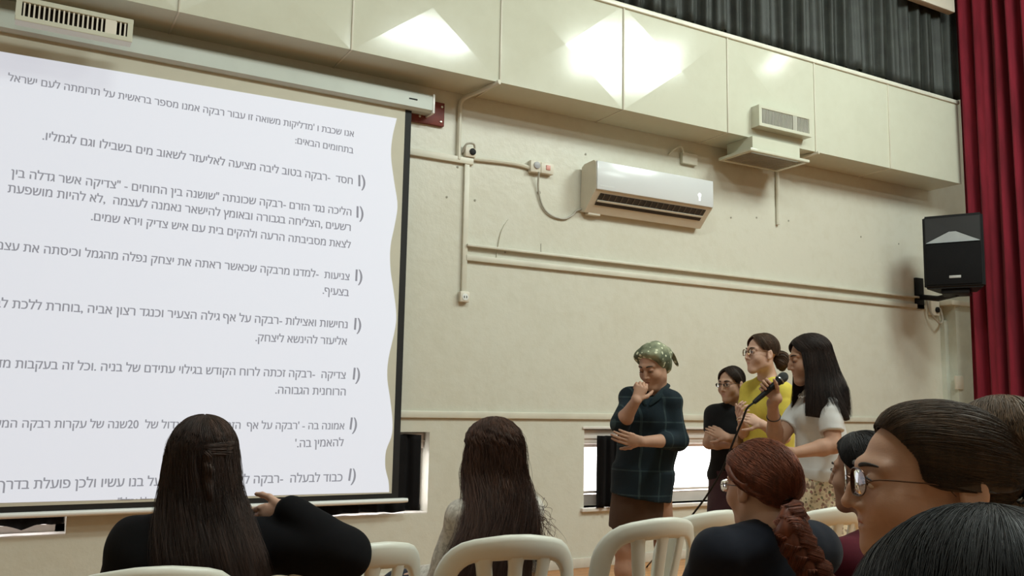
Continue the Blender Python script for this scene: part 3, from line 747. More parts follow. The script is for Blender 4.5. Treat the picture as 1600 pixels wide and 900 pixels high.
# ---------------------------------------------------------------- head, hands, body
def head_prims(S, f, neck_to, nr=0.050, jaw=1.0, smile=0.0, h2=None, ear_dy=0.0, nose=1.0, ears=True):
    g = float(np.mean(f.sc)); R = f.R
    def E(x, y, z, rx, ry, rz, k=0.02, op='u', t=None): S.ell(f.p(x, y, z), A(rx, ry, rz)*f.sc, R, k*g, op, t)
    def Cp(a, b, ra, rb, k=0.01, op='u', t=None): S.cap(f.p(*a), f.p(*b), ra*g, rb*g, k*g, op, t)
    E(0, -0.014, 0.036, 0.073, 0.090, 0.078)
    E(0, 0.022, -0.030, 0.056*jaw, 0.064, 0.074, 0.03)
    Cp((-0.040*jaw, 0.000, -0.062), (0, 0.058, -0.098), 0.022, 0.017, 0.03); Cp((0.040*jaw, 0.000, -0.062), (0, 0.058, -0.098), 0.022, 0.017, 0.03)
    E(0, 0.070, -0.098, 0.016, 0.013, 0.013, 0.025)
    for sx in (-1, 1):
        E(sx*0.036, 0.052, -0.030, 0.026, 0.026, 0.026, 0.03)
        Cp((sx*0.010, 0.081, 0.028), (sx*0.046, 0.064, 0.026), 0.008, 0.007, 0.02)
        E(sx*0.031, 0.096, 0.007, 0.017, 0.016, 0.012, 0.014, 's')
        E(sx*0.031, 0.073, 0.007, 0.0145, 0.0135, 0.0125, 0.004)      # eyelid mound
        if ears:
            E(sx*0.075, -0.012+ear_dy, -0.006, 0.010, 0.019, 0.031, 0.006); E(sx*0.086, -0.008+ear_dy, -0.002, 0.007, 0.011, 0.019, 0.006, 's')
            E(sx*0.074, -0.004+ear_dy, -0.030, 0.008, 0.010, 0.011, 0.006)
    S.chain([f.p(0, 0.080, 0.018), f.p(0, 0.094, -0.008), f.p(0, 0.104*(0.9+0.1*nose), -0.030)], [0.0060*g, 0.0072*g, 0.0095*g*nose], 0.014*g)
    for sx in (-1, 1): E(sx*0.011, 0.088, -0.035, 0.0075, 0.010, 0.0065, 0.008)
    E(0, 0.072, -0.062, 0.026, 0.013, 0.020, 0.02)                      # muzzle
    w = 0.023+0.006*smile; cz = -0.063+0.006*smile
    for sx in (-1, 1):
        S.chain([f.p(0, 0.0850, -0.058), f.p(sx*0.010, 0.0832, -0.0575), f.p(sx*w, 0.074, cz)], [0.0044*g, 0.0042*g, 0.0024*g], 0.004*g, 'u', 'lip')
        S.chain([f.p(0, 0.0838, -0.0690), f.p(sx*0.010, 0.0820, -0.0685), f.p(sx*w, 0.074, cz-0.001)], [0.0052*g, 0.0048*g, 0.0024*g], 0.004*g, 'u', 'lip')
        S.cap(f.p(0, 0.0892, -0.0634), f.p(sx*w, 0.0775, cz-0.0005), 0.0016*g, 0.0012*g, 0.003*g, 's')
    S.cap(f.p(0, -0.022, -0.050), neck_to, nr, nr*1.12, 0.03)
    S.fine.append((f.o-0.15*g, f.o+0.15*g, h2) if h2 else (f.o-0.01, f.o+0.01, 0.02))

def arm_prims(S, sh, el, wr, r=(0.050, 0.040, 0.041, 0.026), k=0.02):
    S.cap(sh, el, r[0], r[1], k); S.chain([el, el+(wr-el)*0.3, wr], [r[1]*0.95, r[2], r[3]], k)

def hand_prims(S, wrist, fdir, pn, thumb_side, curls=(0.4, 0.4, 0.4, 0.4), sc=1.0, thumb=None, h2=0.003, spread=0.0):
    fdir = unit(fdir); pn = np.asarray(pn, float); pn = unit(pn-fdir*np.dot(pn, fdir)); lat = np.cross(fdir, pn)*thumb_side
    S.ecap(wrist+fdir*0.012*sc, wrist+fdir*0.078*sc, (0.029*sc, 0.017*sc), (0.037*sc, 0.013*sc), lat, 0.012)
    lens = (0.93, 1.0, 0.95, 0.76)
    for i in range(4):
        off = (0.029, 0.0098, -0.0095, -0.0275)[i]*sc
        p = wrist+fdir*(0.086, 0.089, 0.086, 0.079)[i]*sc+lat*off; a = 0.12; c = curls[i]; pts = [p-fdir*0.02*sc, p]
        fd = unit(fdir+lat*spread*(0.12, 0.04, -0.04, -0.12)[i])
        for L, m_ in ((0.043, 0.8), (0.027, 1.1), (0.021, 0.9)):
            a += c*m_; p = p+(fd*math.cos(a)+pn*math.sin(a))*L*lens[i]*sc; pts.append(p)
        S.chain(pts, [0.0085*sc, 0.0090*sc, 0.0082*sc, 0.0072*sc, 0.0062*sc], 0.0035)
    b = wrist+fdir*0.026*sc+lat*0.024*sc
    tdir = unit(fdir*0.62+lat*0.70+pn*0.35) if thumb is None else unit(fdir*thumb[0]+lat*thumb[1]+pn*thumb[2])
    t2 = unit(tdir+fdir*0.5+pn*0.3)
    S.chain([b, b+tdir*0.038*sc, b+tdir*0.038*sc+t2*0.032*sc, b+tdir*0.038*sc+t2*0.032*sc+unit(t2+fdir*0.3)*0.024*sc], [0.013*sc, 0.0105*sc, 0.0092*sc, 0.0072*sc], 0.007)
    c0 = wrist+fdir*0.08*sc
    S.fine.append((c0-0.11*sc, c0+0.11*sc, h2))

def torso_prims(S, nb, sl, sr, pv, grow=0.0, k=0.035, waist=(0.120, 0.090), chest=(0.135, 0.098), hip=(0.160, 0.112), bust=0.0, shr=0.042):
    """nb neck base, sl/sr shoulder joints, pv pelvis centre"""
    x = unit(sr-sl); up = unit(nb-pv); fwd = unit(np.cross(up, x)); mid = (sl+sr)/2
    w = pv+(nb-pv)*0.36; ch = pv+(nb-pv)*0.66; g = grow
    gr = lambda q: (q[0]+g, q[1]+g)
    S.ecap(pv, w, gr(hip), gr(waist), x, k); S.ecap(w, ch, gr(waist), gr(chest), x, k)
    S.cap(sl, sr, shr+g, shr+g, 0.05)
    for q in (sl, sr): S.cap(q, nb+up*0.005, shr*0.95+g, 0.030+g*0.8, 0.03)
    if bust:
        for sx in (-1, 1): S.ell(ch+x*sx*0.068+fwd*(chest[1]*0.70)-up*0.005, (0.060+g*0.6, 0.045*bust+0.012+g*0.6, 0.060+g*0.6), np.stack([x, fwd, up], 1), 0.05)
    return x, fwd, up

def leg_prims(S, hip, knee, ank, fwd, r=(0.080, 0.055, 0.052, 0.034), k=0.03):
    S.cap(hip, knee, r[0], r[1], k); S.chain([knee, knee+(ank-knee)*0.32, ank], [r[1]*0.95, r[2], r[3]], k)
    foot = A(ank[0], ank[1], 0.035)
    S.cap(foot-fwd*0.035, foot+fwd*0.07, 0.034, 0.034, 0.03); S.cap(foot+fwd*0.07, foot+fwd*0.16-A(0, 0, 0.008), 0.036, 0.024, 0.03)
    S.cap(ank, foot, r[3], 0.036, 0.03)

def sleeve(S, a, b, r0, r1, k=0.02):
    m_ = a+(b-a)*0.35; rm = r0+(r1-r0)*0.35
    S.cap(a, a+(b-a)*0.55, r0, (r0+r1)/2, max(k, 0.03)); S.ecap(m_, b, (rm, rm), (r1, r1), A(0.3, 0.9, 0.2), k, flat=1)
def wrinkles(amp, f1, f2, seed=0, zsc=0.5, grow=None):
    rng = np.random.RandomState(seed); K = []
    for i in range(6):
        v = rng.randn(3); v[2] *= zsc; v = v/np.linalg.norm(v)*(f1+(f2-f1)*rng.rand()); K.append((v, rng.rand()*6.28))
    def fn(X, Y, Z):
        s = 0
        for v, p in K:
            q = np.sin(X*v[0]+Y*v[1]+Z*v[2]+p); s = s+q*np.abs(q)
        return amp*s/3.0
    return fn

# ---------------------------------------------------------------- hair
def catmull(G, n, axis):
    G = np.moveaxis(np.asarray(G, float), axis, 0); m_ = len(G); t = np.linspace(0, m_-1, n)
    i = np.minimum(t.astype(int), m_-2); u = (t-i).reshape((-1,)+(1,)*(G.ndim-1))
    p0, p1, p2, p3 = G[np.maximum(i-1, 0)], G[i], G[i+1], G[np.minimum(i+2, m_-1)]
    return np.moveaxis(0.5*((2*p1)+(-p0+p2)*u+(2*p0-5*p1+4*p2-p3)*u*u+(-p0+3*p1-3*p2+p3)*u**3), 0, axis)
def strand_tubes(Cv, r, sides=3):
    """Cv (N,P,3) curves, r (N,) radii -> verts, faces"""
    N, Pn, _ = Cv.shape
    T = np.gradient(Cv, axis=1); T /= np.linalg.norm(T, axis=2, keepdims=True)+1e-9
    ref = np.where(np.abs(T[..., 2:3]) > 0.9, A(1, 0, 0), A(0, 0, 1)); a = np.cross(T, ref); a /= np.linalg.norm(a, axis=2, keepdims=True)+1e-9; b = np.cross(T, a)
    tp = np.interp(np.linspace(0, 1, Pn), [0, 0.15, 0.7, 1], [0.6, 1, 0.9, 0.15])
    V = np.empty((N, Pn, sides, 3))
    for k in range(sides):
        q = 2*math.pi*k/sides; V[:, :, k] = Cv+(math.cos(q)*a+math.sin(q)*b)*(np.asarray(r)[:, None]*tp[None])[..., None]
    idx = np.arange(N*Pn*sides).reshape(N, Pn, sides); Fs = []
    for k in range(sides):
        k2 = (k+1) % sides; Fs.append(np.stack([idx[:, :-1, k], idx[:, :-1, k2], idx[:, 1:, k2], idx[:, 1:, k]], -1).reshape(-1, 4))
    return V.reshape(-1, 3), np.concatenate(Fs)
class Hair:
    def __init__(s, seed=1): s.V = []; s.F = []; s.M = []; s.n = 0; s.rng = np.random.RandomState(seed)
    def _put(s, V, Fq, mi):
        s.V.append(V); s.F.append(np.asarray(Fq)+s.n); s.n += len(V); s.M.append(np.broadcast_to(mi, (len(Fq),)).astype(np.int32))
    def sheet(s, guides, th=0.012, n=500, r=0.0011, jit=0.006, wave=0.0, wfreq=5.0, inward=None, base=True, pts=22, clump=26, v0=(0, 0.1), v1=(0.75, 1.02), groove=0.002, fray=0.0, wexp=1.3):
        """guides: (G,P,3) curves side by side, root to tip. Builds a thick grooved lock sheet with loose strands over it."""
        G = np.asarray(guides, float); rng = s.rng
        nu, nv = max(24, len(G)*9), 30
        S_ = catmull(catmull(G, nu, 0), nv, 1)
        du = np.gradient(S_, axis=0); dv = np.gradient(S_, axis=1); Nn = np.cross(du, dv); Nn /= np.linalg.norm(Nn, axis=2, keepdims=True)+1e-9
        if inward is not None:
            fl = np.sum(Nn*(S_-np.asarray(inward)), axis=2); Nn *= 1.0 if np.sum(fl) >= 0 else -1.0
        vv = np.linspace(0, 1, nv)
        gph = np.cumsum(rng.rand(nu)*2.2)
        grv = groove*(np.sin(gph)+np.sin(gph*0.37+1))[:, None]*np.minimum(1, vv*4)[None]
        lat = du/(np.linalg.norm(du, axis=2, keepdims=True)+1e-9)
        if base:
            wv = wave*np.sin(2*math.pi*wfreq*vv[None]+np.sin(np.linspace(0, 9, nu))[:, None]*2.0)*(vv**wexp)[None]
            B = S_+lat*wv[..., None]*0.7
            O = B+Nn*grv[..., None]; In = B-Nn*th*((1-0.75*vv**4)*np.minimum(1, 0.12+vv*5))[None, :, None]*np.minimum(1, 0.12+5*np.minimum(np.linspace(0, 1, nu), np.linspace(1, 0, nu)))[:, None, None]
            V = np.concatenate([O.reshape(-1, 3), In.reshape(-1, 3)]); N0 = nu*nv
            id_ = np.arange(N0).reshape(nu, nv)
            q = np.stack([id_[:-1, :-1], id_[1:, :-1], id_[1:, 1:], id_[:-1, 1:]], -1).reshape(-1, 4)
            Fq = [q, q[:, ::-1]+N0]
            for ring in (id_[0], id_[-1], id_[:, 0], id_[:, -1]):
                Fq.append(np.stack([ring[:-1], ring[1:], ring[1:]+N0, ring[:-1]+N0], 1))
            s._put(V, np.concatenate(Fq), 0)
        u = rng.rand(n); a0 = v0[0]+(v0[1]-v0[0])*rng.rand(n); a1 = v1[0]+(v1[1]-v1[0])*rng.rand(n)
        t = a0[:, None]+(a1-a0)[:, None]*np.linspace(0, 1, pts)[None]
        uu = np.clip(u[:, None]+0.02*rng.randn(n)[:, None]*np.linspace(0, 1, pts)[None]*2, 0, 1)
        fi = uu*(nu-1); i0 = np.minimum(fi.astype(int), nu-2); fu = (fi-i0)[..., None]
        ext = np.maximum(t-1, 0)
        tj = np.clip(t, 0, 1)*(nv-1); j0 = np.minimum(tj.astype(int), nv-2); fj = (tj-j0)[..., None]
        def smp(M_): return (M_[i0, j0]*(1-fu)+M_[i0+1, j0]*fu)*(1-fj)+(M_[i0, j0+1]*(1-fu)+M_[i0+1, j0+1]*fu)*fj
        c = smp(S_); nn_ = smp(Nn); ll = smp(lat); dvv = smp(dv)*nv
        ph = np.floor(u*clump)*2.4+rng.randn(n)*0.35
        off = (rng.rand(n)**1.5*jit)[:, None]+0.0005
        wv = wave*np.sin(2*math.pi*wfreq*t+ph[:, None])*np.clip(t, 0, 1)**wexp
        wn = 0.6*wave*np.cos(2*math.pi*wfreq*t+ph[:, None])*np.clip(t, 0, 1)**wexp
        fr = fray*rng.randn(n)[:, None]*np.clip(t, 0, 1)**2
        fr2 = fray*np.abs(rng.randn(n))[:, None]*np.clip(t, 0, 1)**2
        c = c+nn_*(off+np.maximum(wn, -0.002)+fr2)[..., None]+ll*(wv+fr)[..., None]+dvv*ext[..., None]*0.6
        V, Fq = strand_tubes(c, r*(0.6+0.8*rng.rand(n)))
        cm_ = rng.choice([0, 1, 2], clump+2, p=[0.4, 0.42, 0.18]); mi = np.where(rng.rand(n) < 0.7, cm_[np.floor(u*clump).astype(int)], rng.choice([0, 1, 2], n, p=[0.35, 0.5, 0.15])); per = (pts-1)
        s._put(V, Fq, np.tile(np.repeat(mi, per), 3)); return s
    def lock(s, path, rad, n=120, r=0.0012, twist=0.0, wave=0.0, wfreq=4):
        """a rope-like lock: round core with strands around it"""
        path = smooth_path(path, 30); rad = np.interp(np.linspace(0, 1, 30), np.linspace(0, 1, len(rad)), rad)
        mb = MB().tube(path, rad*0.9, 12); s._put(np.array(mb.v), np.array([q if len(q) == 4 else (q+q)[:4] for q in mb.f if len(q) == 4]), 0)
        T = np.gradient(path, axis=0); T /= np.linalg.norm(T, axis=1)[:, None]; a = np.cross(T, A(0.3, 0.2, 1)); a /= np.linalg.norm(a, axis=1)[:, None]+1e-9; b = np.cross(T, a)
        rng = s.rng; th = rng.rand(n)*6.28; q = np.linspace(0, 1, 30); rr = (0.75+0.35*rng.rand(n))
        ang = th[:, None]+twist*q[None]
        Cv = path[None]+(np.cos(ang)[..., None]*a[None]+np.sin(ang)[..., None]*b[None])*(rr[:, None]*rad[None])[..., None]
        if wave: Cv = Cv+a[None]*(wave*np.sin(2*math.pi*wfreq*q[None]+th[:, None])*q[None])[..., None]
        V, Fq = strand_tubes(Cv, r*(0.6+0.8*rng.rand(n))); s._put(V, Fq, np.tile(np.repeat(rng.choice([0, 1, 2], n, p=[0.4, 0.4, 0.2]), 29), 3)); return s
    def build(s, name, mats, parent, label=None):
        return mesh_obj(name, np.concatenate(s.V), np.concatenate(s.F), mats, parent, True, np.concatenate(s.M), label)
def sweep(H, f, radii, zt, lift=0.0, temple=(0.020, 0.004), ear=(-0.030, 0.028), back=0.0, **kw):
    """hair combed back from the hairline to a tie at the back of the head, zt = height of the tie"""
    hl = [(-0.084, *ear), (-0.080, *temple), (-0.077, 0.040, max(0.036, temple[1]+0.004)), (-0.066, 0.058, 0.062), (-0.048, 0.069, 0.078), (-0.022, 0.076, 0.087), (0.0, 0.078, 0.089)]
    hl = [(p[0], p[1]-(back if i > 1 else 0), p[2]+(lift if i > 1 else 0)) for i, p in enumerate(hl)]; hl = hl+[(-p[0], p[1], p[2]) for p in hl[-2::-1]]
    tx = (-0.020, -0.024, -0.026, -0.026, -0.022, -0.012, 0.0); tz = (0.005, 0.010, 0.018, 0.026, 0.034, 0.040, 0.042)
    te = [(x, -0.118, z-0.005+zt) for x, z in zip(tx, tz)]; te = te+[(-p[0], p[1], p[2]) for p in te[-2::-1]]
    H.sheet(cap_guides(f, hl, te, radii, root=0.875), inward=f.p(0, 0, 0.02), v0=(0, 0.03), v1=(0.85, 1.0), **kw)
    nl = [(-0.084, *ear), (-0.078, -0.062, -0.030), (-0.055, -0.088, -0.060), (-0.02, -0.100, -0.074)]; nl = nl+[(-p[0], p[1], p[2]) for p in nl[::-1]]
    tn = [(-0.022, -0.118, zt+0.002), (-0.022, -0.118, zt-0.006), (-0.016, -0.118, zt-0.012), (-0.006, -0.118, zt-0.016)]; tn = tn+[(-p[0], p[1], p[2]) for p in tn[::-1]]
    kw['n'] = kw.get('n', 800)//2
    H.sheet(cap_guides(f, nl, tn, radii, root=0.9), inward=f.p(0, 0, 0.0), v0=(0, 0.03), v1=(0.85, 1.0), **kw)
def fall(ends, levels):
    """how hair hangs below the skull: each level (z, sx, sy, ox, oy) scales and shifts the end points"""
    return [[(q[0]*sx+ox, q[1]*sy+oy, z) for (z, sx, sy, ox, oy) in levels] for q in ends]
def mid_part(q, off=0.0):
    """parting point on the midline for a guide that ends at local point q: front guides start at the front, back ones at the crown"""
    t = np.clip((0.06-q[1])/0.17, 0, 1); a = 0.62+1.15*t
    return (off, -0.016+0.106*math.cos(a), 0.036+0.092*math.sin(a))
def cap_guides(f, part, ends, radii=(0.083, 0.106, 0.092), c=(0, -0.016, 0.036), P_=9, root=1.0):
    """guides that run over the skull from a parting point to end points, all in head coordinates on the hair ellipsoid"""
    r = np.array(radii); c = np.array(c); G = []
    if part is None: part = [mid_part(q) for q in ends]
    elif np.ndim(part) == 0: part = [mid_part(q, part) for q in ends]
    elif np.ndim(part) == 1: part = [part]*len(ends)
    for p0, p1 in zip(part, ends):
        a = unit((np.array(p0)-c)/r); b = unit((np.array(p1)-c)/r); om = math.acos(np.clip(np.dot(a, b), -1, 1)); row = []
        for t in np.linspace(0, 1, P_):
            v = (math.sin((1-t)*om)*a+math.sin(t*om)*b)/max(math.sin(om), 1e-6); row.append(c+v*r*(1-(1-root)*(1-min(1.0, t/0.22))**2))
        G.append(row)
    G = np.array(G); return f.pts(G.reshape(-1, 3)).reshape(G.shape)

def hair_mats(name, col, rough=0.55, spec=0.2):
    out = []
    for i, k in enumerate((0.65, 1.0, 1.5)):
        cc = tuple(min(1, c*k) for c in col)
        mt, nt, b = newmat('%s_%s' % (name, ('deep', 'mid', 'light')[i]))
        v = coords(nt, (30, 30, 3))
        link(nt, ramp(nt, noise(nt, v, 3.0, 3.0), [(0.3, tuple(c*0.65 for c in cc)), (0.7, tuple(min(1, c*1.25) for c in cc))]), b.inputs['Base Color'])
        b.inputs['Roughness'].default_value = rough; b.inputs['Specular IOR Level'].default_value = spec
        b.inputs['Sheen Weight'].default_value = 0.05
        out.append(mt)
    return out
def skin_mats(name, col):
    mt, nt, b = newmat(name); v = coords(nt)
    link(nt, ramp(nt, noise(nt, v, 16.0, 4.0), [(0.3, tuple(c*0.90 for c in col)), (0.7, tuple(min(1, c*1.08) for c in col))]), b.inputs['Base Color'])
    b.inputs['Roughness'].default_value = 0.6; b.inputs['Specular IOR Level'].default_value = 0.3; b.inputs['Subsurface Weight'].default_value = 0.12; b.inputs['Subsurface Radius'].default_value = (0.02, 0.008, 0.005); b.inputs['Subsurface Scale'].default_value = 0.3
    bump(nt, b, noise(nt, v, 260.0, 2.0), 0.04)
    lip = mat(name+'_lip', (col[0]*0.85, col[1]*0.55, col[2]*0.58), 0.4, var=0.08)
    return [mt, lip]
def fabric(name, col, rough=0.85, var=0.12, bstr=0.06, bscale=500, sheen=0.05, spec=0.15):
    return mat(name, col, rough, var=var, vscale=12, bstr=bstr, bscale=bscale, sheen=sheen, spec=spec)
M_EYEW = None
def eyes(parent, f, look=(0, 1, 0), closed=False, brow=(0.02, 0.012, 0.008), brow_w=1.0):
    g = float(np.mean(f.sc))
    ml = mat('lash_brow_hair', brow, 0.7)
    for sx in (-1, 1):
        c = f.p(sx*0.031, 0.0752, 0.006)
        if not closed:
            rng = 10; V = []; Fq = []; mi = []
            n1, n2 = 10, 14; lk = unit(f.R @ np.array(look, float)); a = unit(np.cross(lk, f.R[:, 2])); b = np.cross(a, lk)
            rr = 0.0121*g
            for i in range(n1+1):
                th = math.pi*i/n1
                for j in range(n2):
                    q = 2*math.pi*j/n2; V.append(c+rr*(math.cos(th)*lk+math.sin(th)*(math.cos(q)*a+math.sin(q)*b)))
            for i in range(n1):
                for j in range(n2): Fq.append((i*n2+j, (i+1)*n2+j, (i+1)*n2+(j+1) % n2, i*n2+(j+1) % n2)); mi.append(1 if i < 2 else 0)
            mesh_obj('eye', V, Fq, [mat('eye_white', (0.62, 0.58, 0.54), 0.2), mat('brown_iris', (0.03, 0.015, 0.01), 0.15)], parent, True, mi)
        zz = 0.0125 if not closed else 0.001
        ar = [f.p(sx*(0.031+0.0165*q), 0.0735+0.0150*math.sqrt(max(0, 1-q*q*0.75)), zz-0.006*q*q) for q in np.linspace(-1, 1, 9)]
        MB().tube(ar, np.array([0.0006, 0.0012, 0.0016, 0.0018, 0.0018, 0.0018, 0.0016, 0.0013, 0.0007])*g, 6).build('eyelash', ml, parent)
        br_ = [f.p(sx*(0.012+0.036*q), 0.0905-0.020*q*q, 0.0275+0.006*math.sin(q*2.4)-0.004*q) for q in np.linspace(0, 1, 9)]
        MB().tube(br_, np.array([0.0012, 0.0026, 0.003, 0.003, 0.0028, 0.0025, 0.002, 0.0015, 0.0006])*g*brow_w, 6, flat=1.4).build('eyebrow', ml, parent)
M_LENS = None
def glasses(parent, f, mat_rim, w=0.021, h=0.017, rim=0.0012, y=0.098, z=0.004, arm_len=0.105, name='eyeglasses', half_rim=False):
    global M_LENS
    if M_LENS is None:
        mt, nt, b = newmat('clear_lens'); b.inputs['Base Color'].default_value = (0.95, 0.95, 1, 1); b.inputs['Roughness'].default_value = 0.02
        b.inputs['Transmission Weight'].default_value = 1.0; b.inputs['IOR'].default_value = 1.15; b.inputs['Specular IOR Level'].default_value = 0.9; M_LENS = mt
    mb = MB(); lens = []
    for sx in (-1, 1):
        cx = sx*0.034; ring = []
        for q in np.linspace(0, 2*math.pi, 25):
            cq, sq = math.cos(q), math.sin(q); e = 2.6
            x = cx+w*math.copysign(abs(cq)**(2/e), cq); zz = z+h*math.copysign(abs(sq)**(2/e), sq)
            ring.append(f.p(x, y-0.9*(abs(x)-0.012)**2*4 if abs(x) > 0.012 else y, zz))
        mb.tube(ring, rim, 6, cap=False); lens.append(ring)
        hx = sx*(0.034+w)
        mb.tube(smooth_path([ring[0] if sx > 0 else ring[12], f.p(sx*0.068, y-0.022, z+0.006), f.p(sx*0.077, y-0.06, z+0.005), f.p(sx*0.079, y-arm_len, z+0.001), f.p(sx*0.076, y-arm_len-0.018, z-0.014)], 16), rim*1.1, 6)
    mb.tube(smooth_path([f.p(-0.034+w, y-0.001, z+0.003), f.p(0, y+0.004, z+0.007), f.p(0.034-w, y-0.001, z+0.003)], 8), rim, 6)
    e = mb.build(name, mat_rim, parent)
    for ring in lens:
        r = np.array(ring[:-1]); c = r.mean(0); dirn = f.R[:, 1]; n = len(r)
        V = [c+dirn*0.0012]+[c+(p-c)*0.97 for p in r]+[c-dirn*0.0006]+[c+(p-c)*0.97-dirn*0.0012 for p in r]
        Fq = [(0, 1+i, 1+(i+1) % n) for i in range(n)]+[(n+1, n+2+(i+1) % n, n+2+i) for i in range(n)]+[(1+i, n+2+i, n+2+(i+1) % n, 1+(i+1) % n) for i in range(n)]
        mesh_obj('lens', V, Fq, M_LENS, e, True)
    return e
def person(name_loc, label, group=None):
    return empty('person', name_loc, label, 'person', group)
def finish_body(S, h, mats, parent, name='body', disp=None, tags=True, rl=1):
    V, Fq = S.mesh(h, None, disp); V = relax(V, Fq, rl, 0.35)
    mi = tag_faces(S, V, Fq, {'lip': 1}, 0.0012) if tags else None
    return mesh_obj(name, V, Fq, mats, parent, True, mi)
def cloth(S, h, mt, parent, name, disp=None, rl=1, label=None):
    V, Fq = S.mesh(h, None, disp); V = relax(V, Fq, rl, 0.4)
    return mesh_obj(name, V, Fq, mt, parent, True, None, label)
def camdir(theta, dz=0.0):
    """a horizontal direction theta degrees to the left of the camera's line of sight"""
    f = unit(A(CF[0], CF[1], 0)); r = A(f[1], -f[0], 0); t = math.radians(theta)
    return unit(f*math.cos(t)-r*math.sin(t)+A(0, 0, dz))
# ================================================================ white plastic chairs
M_CHAIR = mat('white_chair_plastic', (0.66, 0.66, 0.58), 0.35, var=0.03)
def make_chair(x, y, rz, label, h=0.82, lean=0.20, W=1.12):
    e = empty('plastic_chair', (x, y, 0), label, 'chair', 'white plastic chairs in the audience')
    ca, sa = math.cos(rz), math.sin(rz)
    def Wp(px, py, pz):
        px *= W
        return (x+ca*px-sa*py, y+sa*px+ca*py, pz)
    def by(z): return -lean*(z-h)          # back leans: y = 0 at the top, forward lower down
    # backrest: arched rim strip and three fanned slats
    def strip(mb, path, wid, th=0.022, bow=0.105):
        path = smooth_path(np.array(path, float), 40); n = len(path); wid = np.interp(np.linspace(0, 1, n), np.linspace(0, 1, len(wid)), wid)
        T = np.gradient(path, axis=0); T /= np.linalg.norm(T, axis=1)[:, None]; Nn = np.stack([-T[:, 1], T[:, 0]], 1)
        V = []; m_ = 10
        for i in range(n):
            for k in range(m_):
                q = 2*math.pi*k/m_; a = math.copysign(abs(math.cos(q))**0.5, math.cos(q))*wid[i]/2; b = math.copysign(abs(math.sin(q))**0.6, math.sin(q))*th/2
                b -= 0.007*(1-(a/(wid[i]/2))**2)
                px, pz = path[i]+Nn[i]*a
                V.append(Wp(px, by(pz)+bow*((px/0.22)**2-0.6)+b, pz))
        Fq = [(i*m_+k, i*m_+(k+1) % m_, (i+1)*m_+(k+1) % m_, (i+1)*m_+k) for i in range(n-1) for k in range(m_)]
        Fq += [tuple(range(m_))[::-1], tuple((n-1)*m_+k for k in range(m_))]
        mb.add(V, Fq)
    mb = MB(); t = h-0.043
    strip(mb, [(-0.178, 0.36), (-0.195, 0.50), (-0.198, 0.62), (-0.186, t-0.075), (-0.140, t-0.018), (-0.05, t+0.001), (0, t+0.003), (0.05, t+0.001), (0.140, t-0.018), (0.186, t-0.075), (0.198, 0.62), (0.195, 0.50), (0.178, 0.36)],
          [0.045, 0.05, 0.055, 0.060, 0.074, 0.084, 0.086, 0.084, 0.074, 0.060, 0.055, 0.05, 0.045], 0.024)
    for (a, b_, w) in ((-0.095, -0.05, 0.05), (0.0, 0.0, 0.055), (0.095, 0.05, 0.05)):
        strip(mb, [(a, t-0.02), (a*0.93+b_*0.07, t-0.06), (a*0.6+b_*0.4, 0.60), (b_, 0.42)], [0.062, 0.046, 0.044, w], 0.016)
    mb.build('backrest', M_CHAIR, e, True, sharp=60)
    # seat, slightly dished, with a turned-down front
    nx, ny = 13, 15; V = []; Fq = []
    for off in (0, -0.014):
        for j in range(ny):
            for i in range(nx):
                u = i/(nx-1)*2-1; v = j/(ny-1)
                wx = 0.205+0.025*v; zz = 0.44+0.012*u*u-0.02*math.sin(v*math.pi*0.8)+0.015*v-0.06*max(0, v-0.85)**2*20
                V.append(Wp(u*wx, by(0.42)+0.0+v*0.42-0.02*u*u*v, zz+off))
    N = nx*ny
    for j in range(ny-1):
        for i in range(nx-1):
            q = (j*nx+i, j*nx+i+1, (j+1)*nx+i+1, (j+1)*nx+i); Fq += [q, tuple(N+k for k in q[::-1])]
    bd = list(range(nx))+[j*nx+nx-1 for j in range(1, ny)]+[(ny-1)*nx+i for i in range(nx-2, -1, -1)]+[j*nx for j in range(ny-2, 0, -1)]
    for a, b2 in zip(bd, bd[1:]+bd[:1]): Fq.append((b2, a, N+a, N+b2))
    mesh_obj('seat', V, Fq, M_CHAIR, e, True, sharp=50)
    for sx in (-1, 1):
        for (y0, y1) in ((by(0.42)+0.0, by(0.42)-0.10), (by(0.42)+0.36, by(0.42)+0.42)):
            pts = [Wp(sx*0.185, y0, 0.43), Wp(sx*0.205, (y0+y1)/2, 0.22), Wp(sx*0.225, y1, 0.0)]
            m2 = MB(); m2.tube(smooth_path(pts, 10), np.linspace(0.028, 0.02, 10), 8, flat=0.6); m2.build('leg', M_CHAIR, e)
    return e
R_ = math.radians
make_chair(0.37, 2.53, R_(-4), 'white plastic chair behind the girl in a black sweater, only its top edge showing')
make_chair(1.01, 2.68, R_(10), 'empty white plastic chair between the two long-haired girls seen from behind')
make_chair(1.52, 2.66, R_(-12), 'white plastic chair with the long-haired girl in a patterned blouse sitting in it')
make_chair(2.27, 2.84, R_(0), 'empty white plastic chair in front of the standing woman in a headscarf')
make_chair(2.66, 2.95, R_(3), 'white plastic chair half hidden behind the shoulder of the red-haired person')
make_chair(3.28, 2.86, R_(-2), 'white plastic chair in front of the floral skirt of the girl with the microphone')
make_chair(2.16, 1.72, R_(2), 'white plastic chair whose corner peeks out beside the person in maroon')
# ================================================================ people standing by the wall
SK = skin_mats('warm_skin', (0.47, 0.285, 0.20))
SK2 = skin_mats('tan_skin', (0.40, 0.23, 0.155))
SKP = skin_mats('fair_skin', (0.55, 0.34, 0.25))
HB = hair_mats('dark_brown_hair', (0.032, 0.019, 0.013))
HM = hair_mats('brown_hair', (0.085, 0.046, 0.026))
M_RIM = mat('dark_thin_spectacle_rim', (0.03, 0.02, 0.015), 0.3, metal=0.4)
M_RIMG = mat('gold_spectacle_rim', (0.25, 0.15, 0.07), 0.25, metal=0.8)

